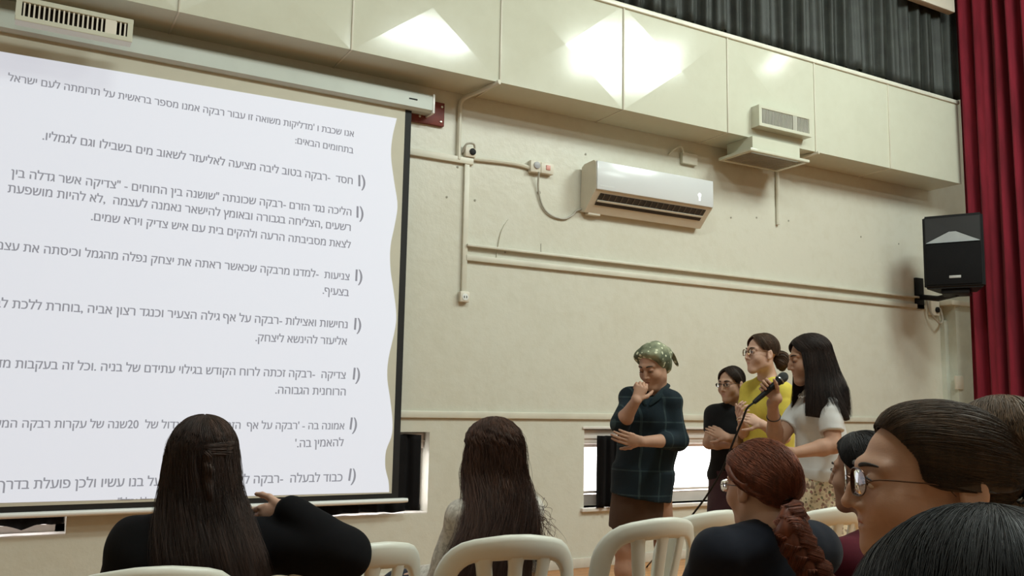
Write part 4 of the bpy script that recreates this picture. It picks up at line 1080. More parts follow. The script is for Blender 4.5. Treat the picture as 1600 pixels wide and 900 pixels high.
def plaid():
    mt, nt, b = newmat('dark_plaid_cotton'); v = coords(nt)
    sep = nt.nodes.new('ShaderNodeSeparateXYZ'); link(nt, v, sep.inputs[0])
    def stripes(axis, freq, width, ph=0.0):
        m1 = nt.nodes.new('ShaderNodeMath'); m1.operation = 'MULTIPLY_ADD'; link(nt, sep.outputs[axis], m1.inputs[0]); m1.inputs[1].default_value = freq; m1.inputs[2].default_value = ph
        m2 = nt.nodes.new('ShaderNodeMath'); m2.operation = 'FRACT'; link(nt, m1.outputs[0], m2.inputs[0])
        m3 = nt.nodes.new('ShaderNodeMath'); m3.operation = 'LESS_THAN'; link(nt, m2.outputs[0], m3.inputs[0]); m3.inputs[1].default_value = width; return m3.outputs[0]
    add = nt.nodes.new('ShaderNodeMath'); add.operation = 'ADD'; link(nt, stripes('X', 11.0, 0.10), add.inputs[0]); link(nt, stripes('Z', 7.5, 0.06, 0.3), add.inputs[1])
    nz = nt.nodes.new('ShaderNodeMath'); nz.operation = 'MULTIPLY'; link(nt, add.outputs[0], nz.inputs[0]); link(nt, noise(nt, v, 25.0), nz.inputs[1])
    link(nt, ramp(nt, nz.outputs[0], [(0.0, (0.006, 0.014, 0.020)), (0.8, (0.034, 0.056, 0.060))]), b.inputs['Base Color'])
    b.inputs['Roughness'].default_value = 0.85; b.inputs['Specular IOR Level'].default_value = 0.25; bump(nt, b, noise(nt, v, 300.0), 0.2); return mt
def scarf_mat():
    mt, nt, b = newmat('green_dotted_headscarf'); v = coords(nt)
    vo = nt.nodes.new('ShaderNodeTexVoronoi'); vo.inputs['Scale'].default_value = 34.0; link(nt, v, vo.inputs['Vector'])
    base = ramp(nt, noise(nt, v, 9.0), [(0.4, srgb(78, 86, 66)), (0.60, srgb(146, 150, 122))])
    dots = nt.nodes.new('ShaderNodeMath'); dots.operation = 'LESS_THAN'; link(nt, vo.outputs['Distance'], dots.inputs[0]); dots.inputs[1].default_value = 0.30
    mx = nt.nodes.new('ShaderNodeMixRGB'); link(nt, dots.outputs[0], mx.inputs[0]); link(nt, base, mx.inputs[1]); mx.inputs[2].default_value = (*srgb(206, 208, 178), 1)
    link(nt, mx.outputs[0], b.inputs['Base Color']); b.inputs['Roughness'].default_value = 0.8; return mt
def floral():
    mt, nt, b = newmat('cream_floral_cotton'); v = coords(nt)
    vo = nt.nodes.new('ShaderNodeTexVoronoi'); vo.inputs['Scale'].default_value = 72.0; vo.inputs['Randomness'].default_value = 1.0; link(nt, v, vo.inputs['Vector'])
    col = ramp(nt, vo.outputs['Color'], [(0.30, srgb(216, 200, 170)), (0.42, srgb(120, 92, 80)), (0.50, srgb(206, 188, 160)), (0.62, srgb(150, 100, 96)), (0.70, srgb(110, 112, 84)), (0.80, srgb(214, 200, 172))])
    mk = nt.nodes.new('ShaderNodeMath'); mk.operation = 'LESS_THAN'; link(nt, vo.outputs['Distance'], mk.inputs[0]); mk.inputs[1].default_value = 0.62
    mx = nt.nodes.new('ShaderNodeMixRGB'); link(nt, mk.outputs[0], mx.inputs[0]); mx.inputs[1].default_value = (*srgb(212, 198, 168), 1); link(nt, col, mx.inputs[2])
    link(nt, mx.outputs[0], b.inputs['Base Color']); b.inputs['Roughness'].default_value = 0.85; return mt
def lace_edge(mb, pts, r=0.004): mb.tube(pts, r, 6)

# ---- woman in a green headscarf, dark plaid shirt and brown skirt, hand at her chin
d = 4.95
f = Frame(P(1021, 573, d), camdir(138, -0.42), sc=(0.98, 0.98, 1.0))
nb = P(1026, 608, d+0.03); sr = P(983, 622, d+0.06); sl = P(1050, 627, d-0.05); pv = P(1004, 738, d+0.03)
er, wr = P(970, 664, 4.82), P(994, 626, 4.72); el, wl = P(1059, 688, 4.86), P(1003, 690, 4.68)
gx = P(977, 860, d); gx2 = P(1050, 860, d+0.15)
w_ = person(A(P(1010, 700, d)[0], P(1010, 700, d)[1], 0), 'standing woman in a green headscarf and dark plaid shirt, one hand at her chin')
S = SDF()
x, up = None, None
x, fw, up = torso_prims(S, nb, sl, sr, pv, 0.0, bust=0.6, shr=0.030)
head_prims(S, f, nb+up*0.01, 0.050, h2=0.0035, ears=False)
arm_prims(S, sr, er, wr, (0.036, 0.036, 0.040, 0.026)); arm_prims(S, sl, el, wl, (0.036, 0.036, 0.040, 0.026))
fd = unit(P(1003, 603, 4.74)-wr); hand_prims(S, wr, fd, camdir(0)+A(0, 0, 0.2), -1, (0.95, 1.0, 1.05, 1.1), 0.95)
hand_prims(S, wl, unit(P(975, 684, 4.66)-wl), camdir(10)*1.0+A(0, 0, 0.3), 1, (0.25, 0.25, 0.3, 0.35), 0.95)
for hp, an in ((pv+x*0.085, gx), (pv-x*0.085, gx2)):
    kn = A(hp[0]*0.4+an[0]*0.6, hp[1]*0.4+an[1]*0.6, 0.47)+fw*0.03; leg_prims(S, hp-up*0.03, kn, A(an[0], an[1], 0.085), unit(A(fw[0], fw[1], 0)))
finish_body(S, 0.006, SK2, w_)
eyes(w_, f, (0, 1, -0.5), True, (0.03, 0.02, 0.012))
S = SDF()
torso_prims(S, nb-up*0.012, sl, sr, pv, 0.018, waist=(0.142, 0.112), chest=(0.140, 0.105), hip=(0.150, 0.122), bust=0.6, shr=0.036)
S.ecap(pv+up*0.02, P(1000, 776, d+0.02), (0.172, 0.135), (0.172, 0.140), x, 0.03, flat=1)
S.chain([sr, er, er+(wr-er)*0.20], [0.050, 0.052, 0.049], 0.02); S.chain([sl, el, el+(wl-el)*0.38], [0.050, 0.054, 0.048], 0.02)
S.cap(nb+up*0.06, nb-up*0.005, 0.060, 0.056, 0.012, 's'); S.cap(nb+fw*0.06+up*0.03, nb+fw*0.125-up*0.095, 0.046, 0.012, 0.010, 's')
cloth(S, 0.007, plaid(), w_, 'shirt', wrinkles(0.0045, 18, 42, 3))
cm = MB()
for sx in (-1, 1):
    cm.tube(smooth_path([nb-fw*0.050+up*0.040, nb+x*sx*0.058+up*0.028, nb+x*sx*0.056+fw*0.055+up*0.000, nb+x*sx*0.040+fw*0.098-up*0.040, nb+x*sx*0.012+fw*0.118-up*0.085], 18), np.interp(np.linspace(0, 1, 18), [0, 0.5, 0.75, 1], [0.014, 0.017, 0.020, 0.006]), 8, flat=0.35)
cm.build('collar', fabric('dark_collar_cotton', (0.012, 0.022, 0.026)), w_)
S = SDF(); S.ecap(pv+up*0.05, P(991, 830, d+0.03), (0.165, 0.125), (0.150, 0.130), x, 0.01, flat=1)
cloth(S, 0.008, fabric('brown_skirt_cloth', srgb(74, 54, 40)), w_, 'skirt', wrinkles(0.004, 15, 35, 5, 0.3))
S = SDF(); S.ell(f.p(0, -0.020, 0.048), (0.087, 0.108, 0.090), f.R, 0.01); S.ell(f.p(0, -0.075, -0.015), (0.070, 0.050, 0.062), f.R, 0.03)
S.cap(f.p(-0.06, 0.035, 0.075), f.p(0.06, 0.035, 0.075), 0.030, 0.030, 0.03)
lo, hi = f.o-0.2, f.o+0.2
S.half(f.p(0, 0.055, 0.062), f.d(0, 0.93, -0.50), lo, hi, 0.01)
S.ell(f.p(0, -0.125, 0.030), (0.052, 0.052, 0.046), f.R, 0.02)
S.fine.append((lo, hi, 0.004))
cloth(S, 0.006, scarf_mat(), w_, 'headscarf', wrinkles(0.003, 60, 120, 8, 1.0))
tb = MB()
for q, (a, b_) in enumerate(((0.07, -0.05), (-0.02, -0.075), (0.03, 0.005), (0.09, -0.02))):
    tb.tube(smooth_path([f.p(0, -0.150, 0.030), f.p(a*0.5, -0.190, 0.022-0.008*q), f.p(a, -0.215, b_)], 10), [0.010, 0.014, 0.018, 0.020, 0.020, 0.020, 0.019, 0.017, 0.014, 0.006], 8, flat=0.4)
tb.build('scarf_tail', scarf_mat(), w_)

# ---- girl in a black t-shirt with crossed arms
d = 5.7
f = Frame(P(1142, 601, d), camdir(130, -0.10), sc=0.94)
nb = P(1147, 632, d+0.04); sr = P(1117, 648, d+0.02); sl = P(1174, 648, d+0.02); pv = P(1148, 740, d+0.06)
er, wr = P(1108, 692, d-0.02), P(1152, 694, d-0.17); el, wl = P(1184, 692, d-0.02), P(1136, 684, d-0.20)
w_ = person(A(*(P(1147, 700, d)[:2]), 0), 'standing girl in glasses and a black t-shirt with her arms crossed')
S = SDF(); x, fw, up = torso_prims(S, nb, sl, sr, pv, bust=0.5)
head_prims(S, f, nb+up*0.01, 0.046, h2=0.004)
arm_prims(S, sr, er, wr, (0.046, 0.038, 0.038, 0.025)); arm_prims(S, sl, el, wl, (0.046, 0.038, 0.038, 0.025))
hand_prims(S, wl, unit(P(1112, 671, d-0.14)-wl), camdir(0), 1, (0.2, 0.2, 0.25, 0.3), 0.92, h2=0.004)
hand_prims(S, wr, unit(P(1176, 690, d-0.12)-wr), camdir(0), -1, (0.3, 0.3, 0.3, 0.3), 0.92, h2=0.004)
for sx in (-1, 1):
    hp = pv+x*sx*0.085-up*0.03; leg_prims(S, hp, A(hp[0]+fw[0]*0.02, hp[1]+fw[1]*0.02, 0.46), A(hp[0], hp[1], 0.085), unit(A(fw[0], fw[1], 0)))
finish_body(S, 0.007, SK, w_)
eyes(w_, f, (0, 1, -0.2), False)
S = SDF(); torso_prims(S, nb-up*0.02, sl, sr, pv, 0.018, bust=0.5)
sleeve(S, sr, sr+(er-sr)*0.66, 0.056, 0.055); sleeve(S, sl, sl+(el-sl)*0.66, 0.056, 0.055); S.cap(nb+up*0.06, nb-up*0.016, 0.056, 0.056, 0.01, 's')
M_BLKT = fabric('black_cotton_jersey', (0.010, 0.010, 0.011))
cloth(S, 0.008, M_BLKT, w_, 't_shirt', wrinkles(0.004, 18, 40, 9))
S = SDF(); S.ecap(pv+up*0.03, A(pv[0], pv[1], 0.20), (0.170, 0.125), (0.20, 0.17), x, 0.01, flat=1)
cloth(S, 0.010, fabric('dark_plum_skirt_cloth', srgb(66, 44, 48)), w_, 'skirt', wrinkles(0.006, 15, 30, 5, 0.2))
H = Hair(5); G = cap_guides(f, None, [(0.078, 0.035, 0.01), (0.085, -0.01, -0.005), (0.06, -0.085, -0.02), (0.0, -0.12, -0.01), (-0.06, -0.085, -0.02), (-0.085, -0.01, -0.005), (-0.078, 0.035, 0.01)], (0.080, 0.105, 0.090))
H.sheet(G, 0.014, 900, 0.0008, 0.003, inward=f.p(0, -0.01, 0.0)); H.lock([f.p(0, -0.11, 0.0), f.p(0, -0.14, -0.02), f.p(0, -0.145, -0.09), f.p(0, -0.13, -0.15)], [0.018, 0.026, 0.022, 0.006], 90)
H.build('hair', HB, w_); glasses(w_, f, M_RIM, 0.023, 0.013, 0.0012)

# ---- girl in a yellow t-shirt with a low bun
d = 5.4
f = Frame(P(1189, 553, d), camdir(109, 0.02), sc=(1.0, 1.0, 1.0))
nb = P(1199, 590, d+0.03); sr = P(1174, 613, d+0.13); sl = P(1220, 613, d-0.11); pv = P(1202, 720, d+0.04)
er, wr = P(1164, 676, d+0.10), P(1160, 662, d-0.11); el, wl = P(1224, 682, d-0.19), P(1192, 664, d-0.26)
w_ = person(A(*(P(1202, 700, d)[:2]), 0), 'standing girl in a yellow t-shirt and glasses with brown hair in a low bun')
S = SDF(); x, fw, up = torso_prims(S, nb, sl, sr, pv, bust=0.6)
head_prims(S, f, nb+up*0.01, 0.050, h2=0.0035)
arm_prims(S, sr, er, wr); arm_prims(S, sl, el, wl)
hand_prims(S, wr, unit(P(1155, 646, d-0.16)-wr), camdir(-60), 1, (0.5, 0.55, 0.6, 0.7), 0.95, h2=0.004)
hand_prims(S, wl, unit(P(1168, 652, d-0.24)-wl), camdir(60)+A(0, 0, 0.3), 1, (0.5, 0.5, 0.6, 0.6), 0.95, h2=0.004)
for sx in (-1, 1):
    hp = pv+x*sx*0.085-up*0.03; leg_prims(S, hp, A(hp[0], hp[1], 0.48), A(hp[0], hp[1], 0.085), unit(A(fw[0], fw[1], 0)))
finish_body(S, 0.007, SKP, w_)
eyes(w_, f, (0, 1, -0.1), False, (0.05, 0.03, 0.02))
S = SDF(); torso_prims(S, nb-up*0.02, sl, sr, pv, 0.022, waist=(0.140, 0.110), bust=0.6)
sleeve(S, sr, sr+(er-sr)*0.75, 0.058, 0.062); sleeve(S, sl, sl+(el-sl)*0.75, 0.058, 0.062); S.cap(nb+up*0.06, nb+up*0.004, 0.060, 0.058, 0.01, 's')
cloth(S, 0.007, fabric('yellow_cotton_jersey', srgb(202, 184, 78)), w_, 't_shirt', wrinkles(0.005, 18, 40, 11))
S = SDF(); S.ecap(pv+up*0.03, A(pv[0], pv[1], 0.20), (0.165, 0.125), (0.20, 0.17), x, 0.01, flat=1)
cloth(S, 0.010, fabric('grey_skirt_cloth', srgb(80, 76, 78)), w_, 'skirt', wrinkles(0.006, 15, 30, 6, 0.2))
H = Hair(6); G = cap_guides(f, None, [(0.076, 0.036, 0.02), (0.085, -0.01, 0.012), (0.06, -0.085, -0.015), (0.0, -0.12, -0.01), (-0.06, -0.085, -0.015), (-0.085, -0.01, 0.012), (-0.076, 0.036, 0.02)], (0.080, 0.106, 0.092))
H.sheet(G, 0.014, 1000, 0.0008, 0.003, inward=f.p(0, -0.01, 0.0))
for i in range(5):
    a = i*1.25; H.lock([f.p(0.0, -0.105, -0.02), f.p(0.03*math.cos(a), -0.14, -0.03+0.035*math.sin(a)), f.p(0.035*math.cos(a+1.2), -0.155, -0.035+0.04*math.sin(a+1.2)), f.p(0.02*math.cos(a+2.4), -0.13, -0.04+0.035*math.sin(a+2.4))], [0.016, 0.024, 0.022, 0.012], 60)
H.build('hair', HM, w_); glasses(w_, f, M_RIMG, 0.024, 0.020, 0.0009)

# ---- girl in a white t-shirt speaking into a microphone
d = 4.75
f = Frame(P(1263, 562, d), camdir(92, -0.16), sc=1.07)
nb = P(1277, 607, d+0.02); sr = P(1258, 630, d+0.15); sl = P(1295, 634, d-0.13); pv = P(1284, 728, d+0.02)
er, wr = P(1212, 692, d+0.04), P(1207, 630, d-0.13); el, wl = P(1303, 696, d-0.22), P(1240, 708, d-0.26)
w_ = person(A(*(P(1280, 700, d)[:2]), 0), 'standing girl in a white t-shirt and floral skirt speaking into a microphone')
S = SDF(); x, fw, up = torso_prims(S, nb, sl, sr, pv, bust=0.7)
head_prims(S, f, nb+up*0.01, 0.046, h2=0.003, ears=False)
arm_prims(S, sr, er, wr); arm_prims(S, sl, el, wl)
mic0, mic1 = P(1224, 589, d-0.17), P(1178, 629, d-0.21); md = unit(mic0-mic1)
toc = -unit(ray(1205, 605)); fdr = unit(np.cross(md, toc)); fdr = fdr if fdr[2] > 0 else -fdr
grip = mic1+(mic0-mic1)*0.50
hw_ = grip-toc*0.030-fdr*0.062
S.cap(wr, hw_, 0.026, 0.026, 0.02)
hand_prims(S, hw_, fdr, toc, 1 if np.dot(np.cross(fdr, toc), md) > 0 else -1, (0.95, 1.0, 1.05, 1.1), 0.96, h2=0.003, thumb=(0.5, 0.45, 0.75))
hand_prims(S, wl, unit(P(1208, 704, d-0.24)-wl), camdir(20)+A(0, 0, 0.2), 1, (0.35, 0.35, 0.4, 0.45), 0.95, h2=0.004)
for sx in (-1, 1):
    hp = pv+x*sx*0.085-up*0.03; leg_prims(S, hp, A(hp[0], hp[1], 0.47), A(hp[0], hp[1], 0.085), unit(A(fw[0], fw[1], 0)))
finish_body(S, 0.006, SK2, w_)
eyes(w_, f, (0, 1, -0.5), True)
S = SDF(); torso_prims(S, nb-up*0.022, sl, sr, pv, 0.018, waist=(0.125, 0.10), hip=(0.160, 0.118), bust=0.7); S.ecap(pv, pv-up*0.035, (0.172, 0.13), (0.172, 0.132), x, 0.02, flat=1)
sleeve(S, sr, sr+(er-sr)*0.6, 0.054, 0.056); sleeve(S, sl, sl+(el-sl)*0.66, 0.048, 0.060, 0.035)
S.cap(nb+up*0.06, nb-up*0.002, 0.062, 0.062, 0.01, 's'); S.cap(nb+fw*0.03, nb+fw*0.12-up*0.05, 0.050, 0.035, 0.012, 's')
cloth(S, 0.006, fabric('white_cotton_jersey', (0.62, 0.63, 0.63), var=0.04), w_, 't_shirt', wrinkles(0.0045, 20, 45, 14))
ring = [nb+x*0.075*math.cos(a)+fw*(0.015+0.066*math.sin(a)+0.020*max(0, math.sin(a)))-up*(0.008+0.030*max(0, math.sin(a))+0.004*math.sin(a*14)) for a in np.linspace(0, 6.283, 60)]
MB().tube(ring, 0.0035, 6, cap=False).build('lace_neckline', fabric('white_lace', (0.66, 0.66, 0.64)), w_)
S = SDF(); S.ecap(pv+up*0.035, A(pv[0], pv[1], 0.30), (0.155, 0.120), (0.205, 0.18), x, 0.01, flat=1)
cloth(S, 0.008, floral(), w_, 'skirt', wrinkles(0.006, 18, 35, 6, 0.2))
MB().tube([wr+(unit(er-wr))*0.10+unit(np.cross(unit(er-wr), up))*0.034*math.cos(a)+unit(np.cross(unit(er-wr), np.cross(unit(er-wr), up)))*0.034*math.sin(a) for a in np.linspace(0, 6.283, 24)], 0.0035, 6, cap=False).build('bracelet', mat('dark_cord', (0.03, 0.015, 0.01), 0.6), w_)
def long_guides(f, parts, ends, downs, radii=(0.083, 0.107, 0.092)):
    G = cap_guides(f, parts, ends, radii, P_=7); out = []
    for g, dn in zip(G, downs): out.append(list(g)+[f.p(*q) for q in dn])
    return np.array(out)
H = Hair(8)
ends = [(-0.070, 0.052, 0.035), (-0.082, 0.015, 0.030), (-0.078, -0.04, 0.030), (-0.04, -0.10, 0.030), (0.02, -0.115, 0.030), (0.07, -0.06, 0.030), (0.082, 0.0, 0.030), (0.070, 0.052, 0.035)]
dn = [[(-0.080, 0.052, -0.03), (-0.082, 0.056, -0.08), (-0.095, 0.075, -0.15), (-0.105, 0.095, -0.215), (-0.10, 0.10, -0.265)],
      [(-0.090, 0.02, -0.03), (-0.094, 0.025, -0.08), (-0.115, 0.045, -0.16), (-0.125, 0.06, -0.225), (-0.12, 0.07, -0.275)],
      [(-0.088, -0.045, -0.03), (-0.096, -0.045, -0.09), (-0.135, -0.03, -0.17), (-0.165, -0.05, -0.25), (-0.165, -0.07, -0.31)],
      [(-0.048, -0.112, -0.03), (-0.064, -0.114, -0.09), (-0.10, -0.12, -0.17), (-0.11, -0.115, -0.24), (-0.10, -0.11, -0.29)],
      [(0.02, -0.126, -0.03), (0.015, -0.132, -0.09), (0.0, -0.145, -0.17), (0.0, -0.135, -0.24), (0.0, -0.135, -0.315)],
      [(0.075, -0.07, -0.03), (0.078, -0.082, -0.09), (0.09, -0.12, -0.17), (0.11, -0.15, -0.25), (0.11, -0.17, -0.33)],
      [(0.090, 0.0, -0.03), (0.094, 0.0, -0.08), (0.11, 0.0, -0.16), (0.13, 0.01, -0.23), (0.13, 0.02, -0.28)],
      [(0.080, 0.052, -0.03), (0.082, 0.056, -0.07), (0.095, 0.07, -0.15), (0.105, 0.085, -0.215), (0.10, 0.09, -0.265)]]
H.sheet(long_guides(f, None, ends, dn), 0.022, 2600, 0.0008, 0.005, inward=f.p(0, 0.0, -0.08), fray=0.006)
H.build('hair', hair_mats('blackish_brown_hair', (0.026, 0.016, 0.013)), w_)

# ---- microphone with its cable hanging to the floor
mc = empty('microphone', mic1, 'black handheld microphone held up by the girl in the white t-shirt', 'microphone')
bl = np.linalg.norm(mic0-mic1)
MB().tube([mic1, mic1+md*0.02, mic1+md*bl*0.70, mic0-md*0.034, mic0-md*0.028], [0.011, 0.0125, 0.016, 0.0225, 0.024], 16).build('body', M_BLACK, mc)
def ball(c, r, ax_, n1=10, n2=16, sq=1.15):
    V = []; Fq = []; z = unit(ax_); a = unit(np.cross(z, A(0.2, 0.3, 1))); b = np.cross(z, a)
    for i in range(n1+1):
        th = math.pi*i/n1
        for j in range(n2):
            q = 2*math.pi*j/n2; V.append(c+r*(math.cos(th)*z*sq+math.sin(th)*(math.cos(q)*a+math.sin(q)*b)))
    for i in range(n1):
        for j in range(n2): Fq.append((i*n2+j, (i+1)*n2+j, (i+1)*n2+(j+1) % n2, i*n2+(j+1) % n2))
    return V, Fq
mesh_obj('grille_head', *ball(mic0-md*0.004, 0.0265, md), mat('dark_metal_mesh', (0.05, 0.055, 0.055), 0.45, metal=0.6, bstr=0.8, bscale=500), mc)
MB().tube([mic0-md*0.029, mic0-md*0.022], [0.0268, 0.0268], 16).build('grille_ring', mat('steel_ring', (0.3, 0.3, 0.3), 0.3, metal=0.9), mc)
fl0 = onZ(1012, 884, 0.012); fl1 = onZ(985, 930, 0.012)
cp = smooth_path([mic1-md*0.0, mic1-md*0.05, P(1160, 657, d-0.17), P(1146, 690, d-0.12), P(1128, 735, d-0.02), P(1104, 775, d+0.10), P(1083, 803, d+0.22), P(1050, 845, d+0.40), fl0, fl1, fl1+A(-0.4, -0.3, 0)], 60)
MB().tube(cp, 0.0055, 8).build('cable', M_BLACK, mc)
# ================================================================ the seated audience, seen from behind and from the side
def seated(label, f, pv, skin, nbo=(0, -0.040, -0.155), sl=None, sr=None, sw=0.150, sh_drop=0.060, er=None, wr=None, el=None, wl=None, h=0.007, h2=0.004, bust=0.5, jaw=1.0, smile=0.0, extra=None, ears=True, ear_dy=0.0, nr=0.048, tfwd=None):
    e = person(A(pv[0], pv[1], 0), label)
    nb = f.p(*nbo); up = unit(nb-pv); tf = unit(A(f.R[0, 1], f.R[1, 1], 0)) if tfwd is None else unit(tfwd); x = unit(np.cross(tf, up))
    sl = nb-x*sw-up*sh_drop if sl is None else sl; sr = nb+x*sw-up*sh_drop if sr is None else sr
    S = SDF(); x, fw, up = torso_prims(S, nb, sl, sr, pv, bust=bust)
    head_prims(S, f, nb+up*0.005, nr, jaw=jaw, smile=smile, h2=h2, ears=ears, ear_dy=ear_dy)
    tf = unit(A(fw[0], fw[1], 0))
    kl, kr = pv-x*0.10+tf*0.42+A(0, 0, -0.03), pv+x*0.10+tf*0.42+A(0, 0, -0.03)
    for sgn, kn in ((-1, kl), (1, kr)): leg_prims(S, pv+x*sgn*0.09, kn, A(kn[0]+tf[0]*0.03, kn[1]+tf[1]*0.03, 0.085), tf, (0.080, 0.058, 0.052, 0.034))
    if el is None: el = sl-up*0.26+tf*0.07-x*0.03
    if er is None: er = sr-up*0.26+tf*0.07+x*0.03
    hl = wl is None; hr = wr is None
    if hl: wl = el+unit(kl-x*-0.04+A(0, 0, 0.09)-el)*0.235
    if hr: wr = er+unit(kr-x*0.04+A(0, 0, 0.09)-er)*0.235
    arm_prims(S, sl, el, wl); arm_prims(S, sr, er, wr)
    if hl: hand_prims(S, wl, unit(wl-el), A(0, 0, -1), 1, (0.3, 0.3, 0.35, 0.4), 0.95, h2=0.006)
    if hr: hand_prims(S, wr, unit(wr-er), A(0, 0, -1), -1, (0.3, 0.3, 0.35, 0.4), 0.95, h2=0.006)
    if extra: extra(S, dict(nb=nb, sl=sl, sr=sr, el=el, er=er, wl=wl, wr=wr, x=x, up=up, fw=fw))
    finish_body(S, h, skin, e)
    return e, dict(nb=nb, sl=sl, sr=sr, el=el, er=er, wl=wl, wr=wr, x=x, up=up, fw=fw, tf=tf, pv=pv, kl=kl, kr=kr)
def top_garment(e, j, mt, name, grow=0.018, sleeve=1.0, h=0.008, wr_amp=0.005, seed=1, neck=0.058, neck_z=0.004, bust=0.5, rad=(0.058, 0.058, 0.042), extra=None, wf=(16, 40), cut=None):
    S = SDF(); up = j['up']; torso_prims(S, j['nb']-up*0.012, j['sl'], j['sr'], j['pv'], grow, bust=bust, hip=(0.165, 0.125))
    for s, el, w in ((j['sl'], j['el'], j['wl']), (j['sr'], j['er'], j['wr'])):
        if sleeve > 1: S.chain([s, el, el+(w-el)*(sleeve-1)], [rad[0], rad[1], rad[2]], 0.022)
        else: S.cap(s, s+(el-s)*sleeve, rad[0], rad[1], 0.022)
    if extra: extra(S)
    S.cap(j['nb']+up*0.08, j['nb']+up*neck_z, neck, neck*0.98, 0.01, 's')
    return cloth(S, h, mt, e, name, wrinkles(wr_amp, wf[0], wf[1], seed))
def lap_skirt(e, j, mt, name='skirt', h=0.012):
    S = SDF(); pv, kl, kr, x = j['pv'], j['kl'], j['kr'], j['x']
    S.ecap(pv+j['up']*0.05, pv, (0.170, 0.13), (0.180, 0.14), x, 0.04)
    S.cap(pv-x*0.09, kl, 0.100, 0.080, 0.06); S.cap(pv+x*0.09, kr, 0.100, 0.080, 0.06); S.cap(kl, A(kl[0], kl[1], 0.20), 0.085, 0.10, 0.06); S.cap(kr, A(kr[0], kr[1], 0.20), 0.085, 0.10, 0.06)
    return cloth(S, h, mt, e, name, wrinkles(0.006, 12, 28, 3))
M_DARKSK = fabric('dark_denim_cloth', srgb(34, 36, 46))

# ---- girl in a black sweater at the left, seen from behind, right hand raised to her chin
d = 2.66
f = Frame(P(315, 722, d), A(0.12, 1, -0.03), sc=1.05)
sl, sr = P(218, 848, d-0.03), P(415, 856, d+0.03); er, wr = P(540, 868, d-0.02), P(449, 793, d+0.06)
pv = A(0.44, 2.80, 0.53)
def ex(S, j):
    hand_prims(S, wr, unit(P(408, 808, d+0.06)-wr), camdir(30)+A(0, 0, -0.2), -1, (0.95, 1.0, 1.05, 1.1), 0.95, h2=0.004)
e, j = seated('seated girl in a black sweater seen from behind, brown hair half tied back, elbow raised', f, pv, SKP, sl=sl, sr=sr, er=er, wr=wr, extra=ex)
M_BLKS = fabric('black_sweater_knit', (0.006, 0.006, 0.007), rough=0.95, sheen=0.0, spec=0.12)
top_garment(e, j, M_BLKS, 'sweater', 0.026, 1.87, 0.008, 0.009, 2, rad=(0.072, 0.074, 0.046), wf=(14, 34), extra=lambda S: S.ecap(pv, pv+(j['nb']-pv)*0.62, (0.215, 0.15), (0.205, 0.14), j['x'], 0.05))
lap_skirt(e, j, M_DARKSK)
H = Hair(21)
ends = [(-0.080, 0.025, 0.030), (-0.087, -0.005, 0.030), (-0.080, -0.055, 0.030), (-0.045, -0.105, 0.028), (0.0, -0.122, 0.026), (0.045, -0.105, 0.028), (0.080, -0.055, 0.030), (0.087, -0.005, 0.030), (0.080, 0.025, 0.030)]
dn = fall(ends, [(-0.025, 1.06, 1.05, 0, 0), (-0.085, 1.14, 1.05, 0.004, -0.008), (-0.165, 1.32, 0.75, 0.012, -0.070), (-0.245, 1.45, 0.50, 0.026, -0.140), (-0.335, 1.45, 0.45, 0.046, -0.155)])
H.sheet(long_guides(f, None, ends, dn, (0.088, 0.112, 0.094)), 0.030, 4500, 0.00055, 0.007, wave=0.011, wfreq=3.0, inward=f.p(0, 0, -0.05), fray=0.010, groove=0.003, clump=20)
# a twist of hair tied across the back of the head
for k in range(3):
    z = 0.050-0.011*k
    H.lock([f.p(0.074, -0.030, z+0.004), f.p(0.076, -0.066, z+0.004), f.p(0.050, -0.114, z), f.p(0.008, -0.134, z-0.004), f.p(-0.02, -0.125, z-0.008)], [0.004, 0.0075, 0.009, 0.008, 0.003], 60, 0.0008, 2.5)
H.lock([f.p(0.015, -0.120, 0.045), f.p(0.006, -0.136, 0.020), f.p(0.012, -0.142, -0.04), f.p(0.02, -0.150, -0.13)], [0.006, 0.014, 0.016, 0.005], 90, 0.0008, wave=0.006)
H.build('hair', hair_mats('dark_chestnut_hair', (0.040, 0.022, 0.016)), e)

# ---- girl with very long wavy hair in the middle
d = 3.32
f = Frame(P(768, 709, d), A(-0.16, 1, -0.02), sc=1.03)
pv = A(1.60, 2.98, 0.53)
e, j = seated('seated girl with very long wavy brown hair and a pale patterned blouse seen from behind', f, pv, SKP, sw=0.145)
def blouse():
    mt, nt, b = newmat('grey_white_marbled_blouse'); v = coords(nt)
    link(nt, ramp(nt, noise(nt, v, 16.0, 3.0, 0.6), [(0.38, srgb(216, 212, 202)), (0.48, srgb(176, 170, 160)), (0.56, srgb(212, 206, 196)), (0.66, srgb(186, 178, 168))]), b.inputs['Base Color'])
    b.inputs['Roughness'].default_value = 0.85; return mt
top_garment(e, j, blouse(), 'blouse', 0.020, 1.9, 0.009, 0.006, 4, rad=(0.058, 0.060, 0.045)); lap_skirt(e, j, M_DARKSK)
H = Hair(22)
dn = fall(ends, [(-0.025, 1.06, 1.04, 0, 0), (-0.085, 1.12, 1.03, -0.004, -0.006), (-0.165, 1.35, 0.70, -0.022, -0.070), (-0.255, 1.60, 0.42, -0.055, -0.125), (-0.345, 1.85, 0.36, -0.095, -0.138), (-0.44, 1.95, 0.36, -0.110, -0.138)])
H.sheet(long_guides(f, None, ends, dn, (0.088, 0.110, 0.092)), 0.022, 5500, 0.0006, 0.008, wave=0.013, wfreq=4.6, wexp=0.8, inward=f.p(0, 0, -0.05), fray=0.020, clump=26, groove=0.003)
rg = np.random.RandomState(4); cur = []
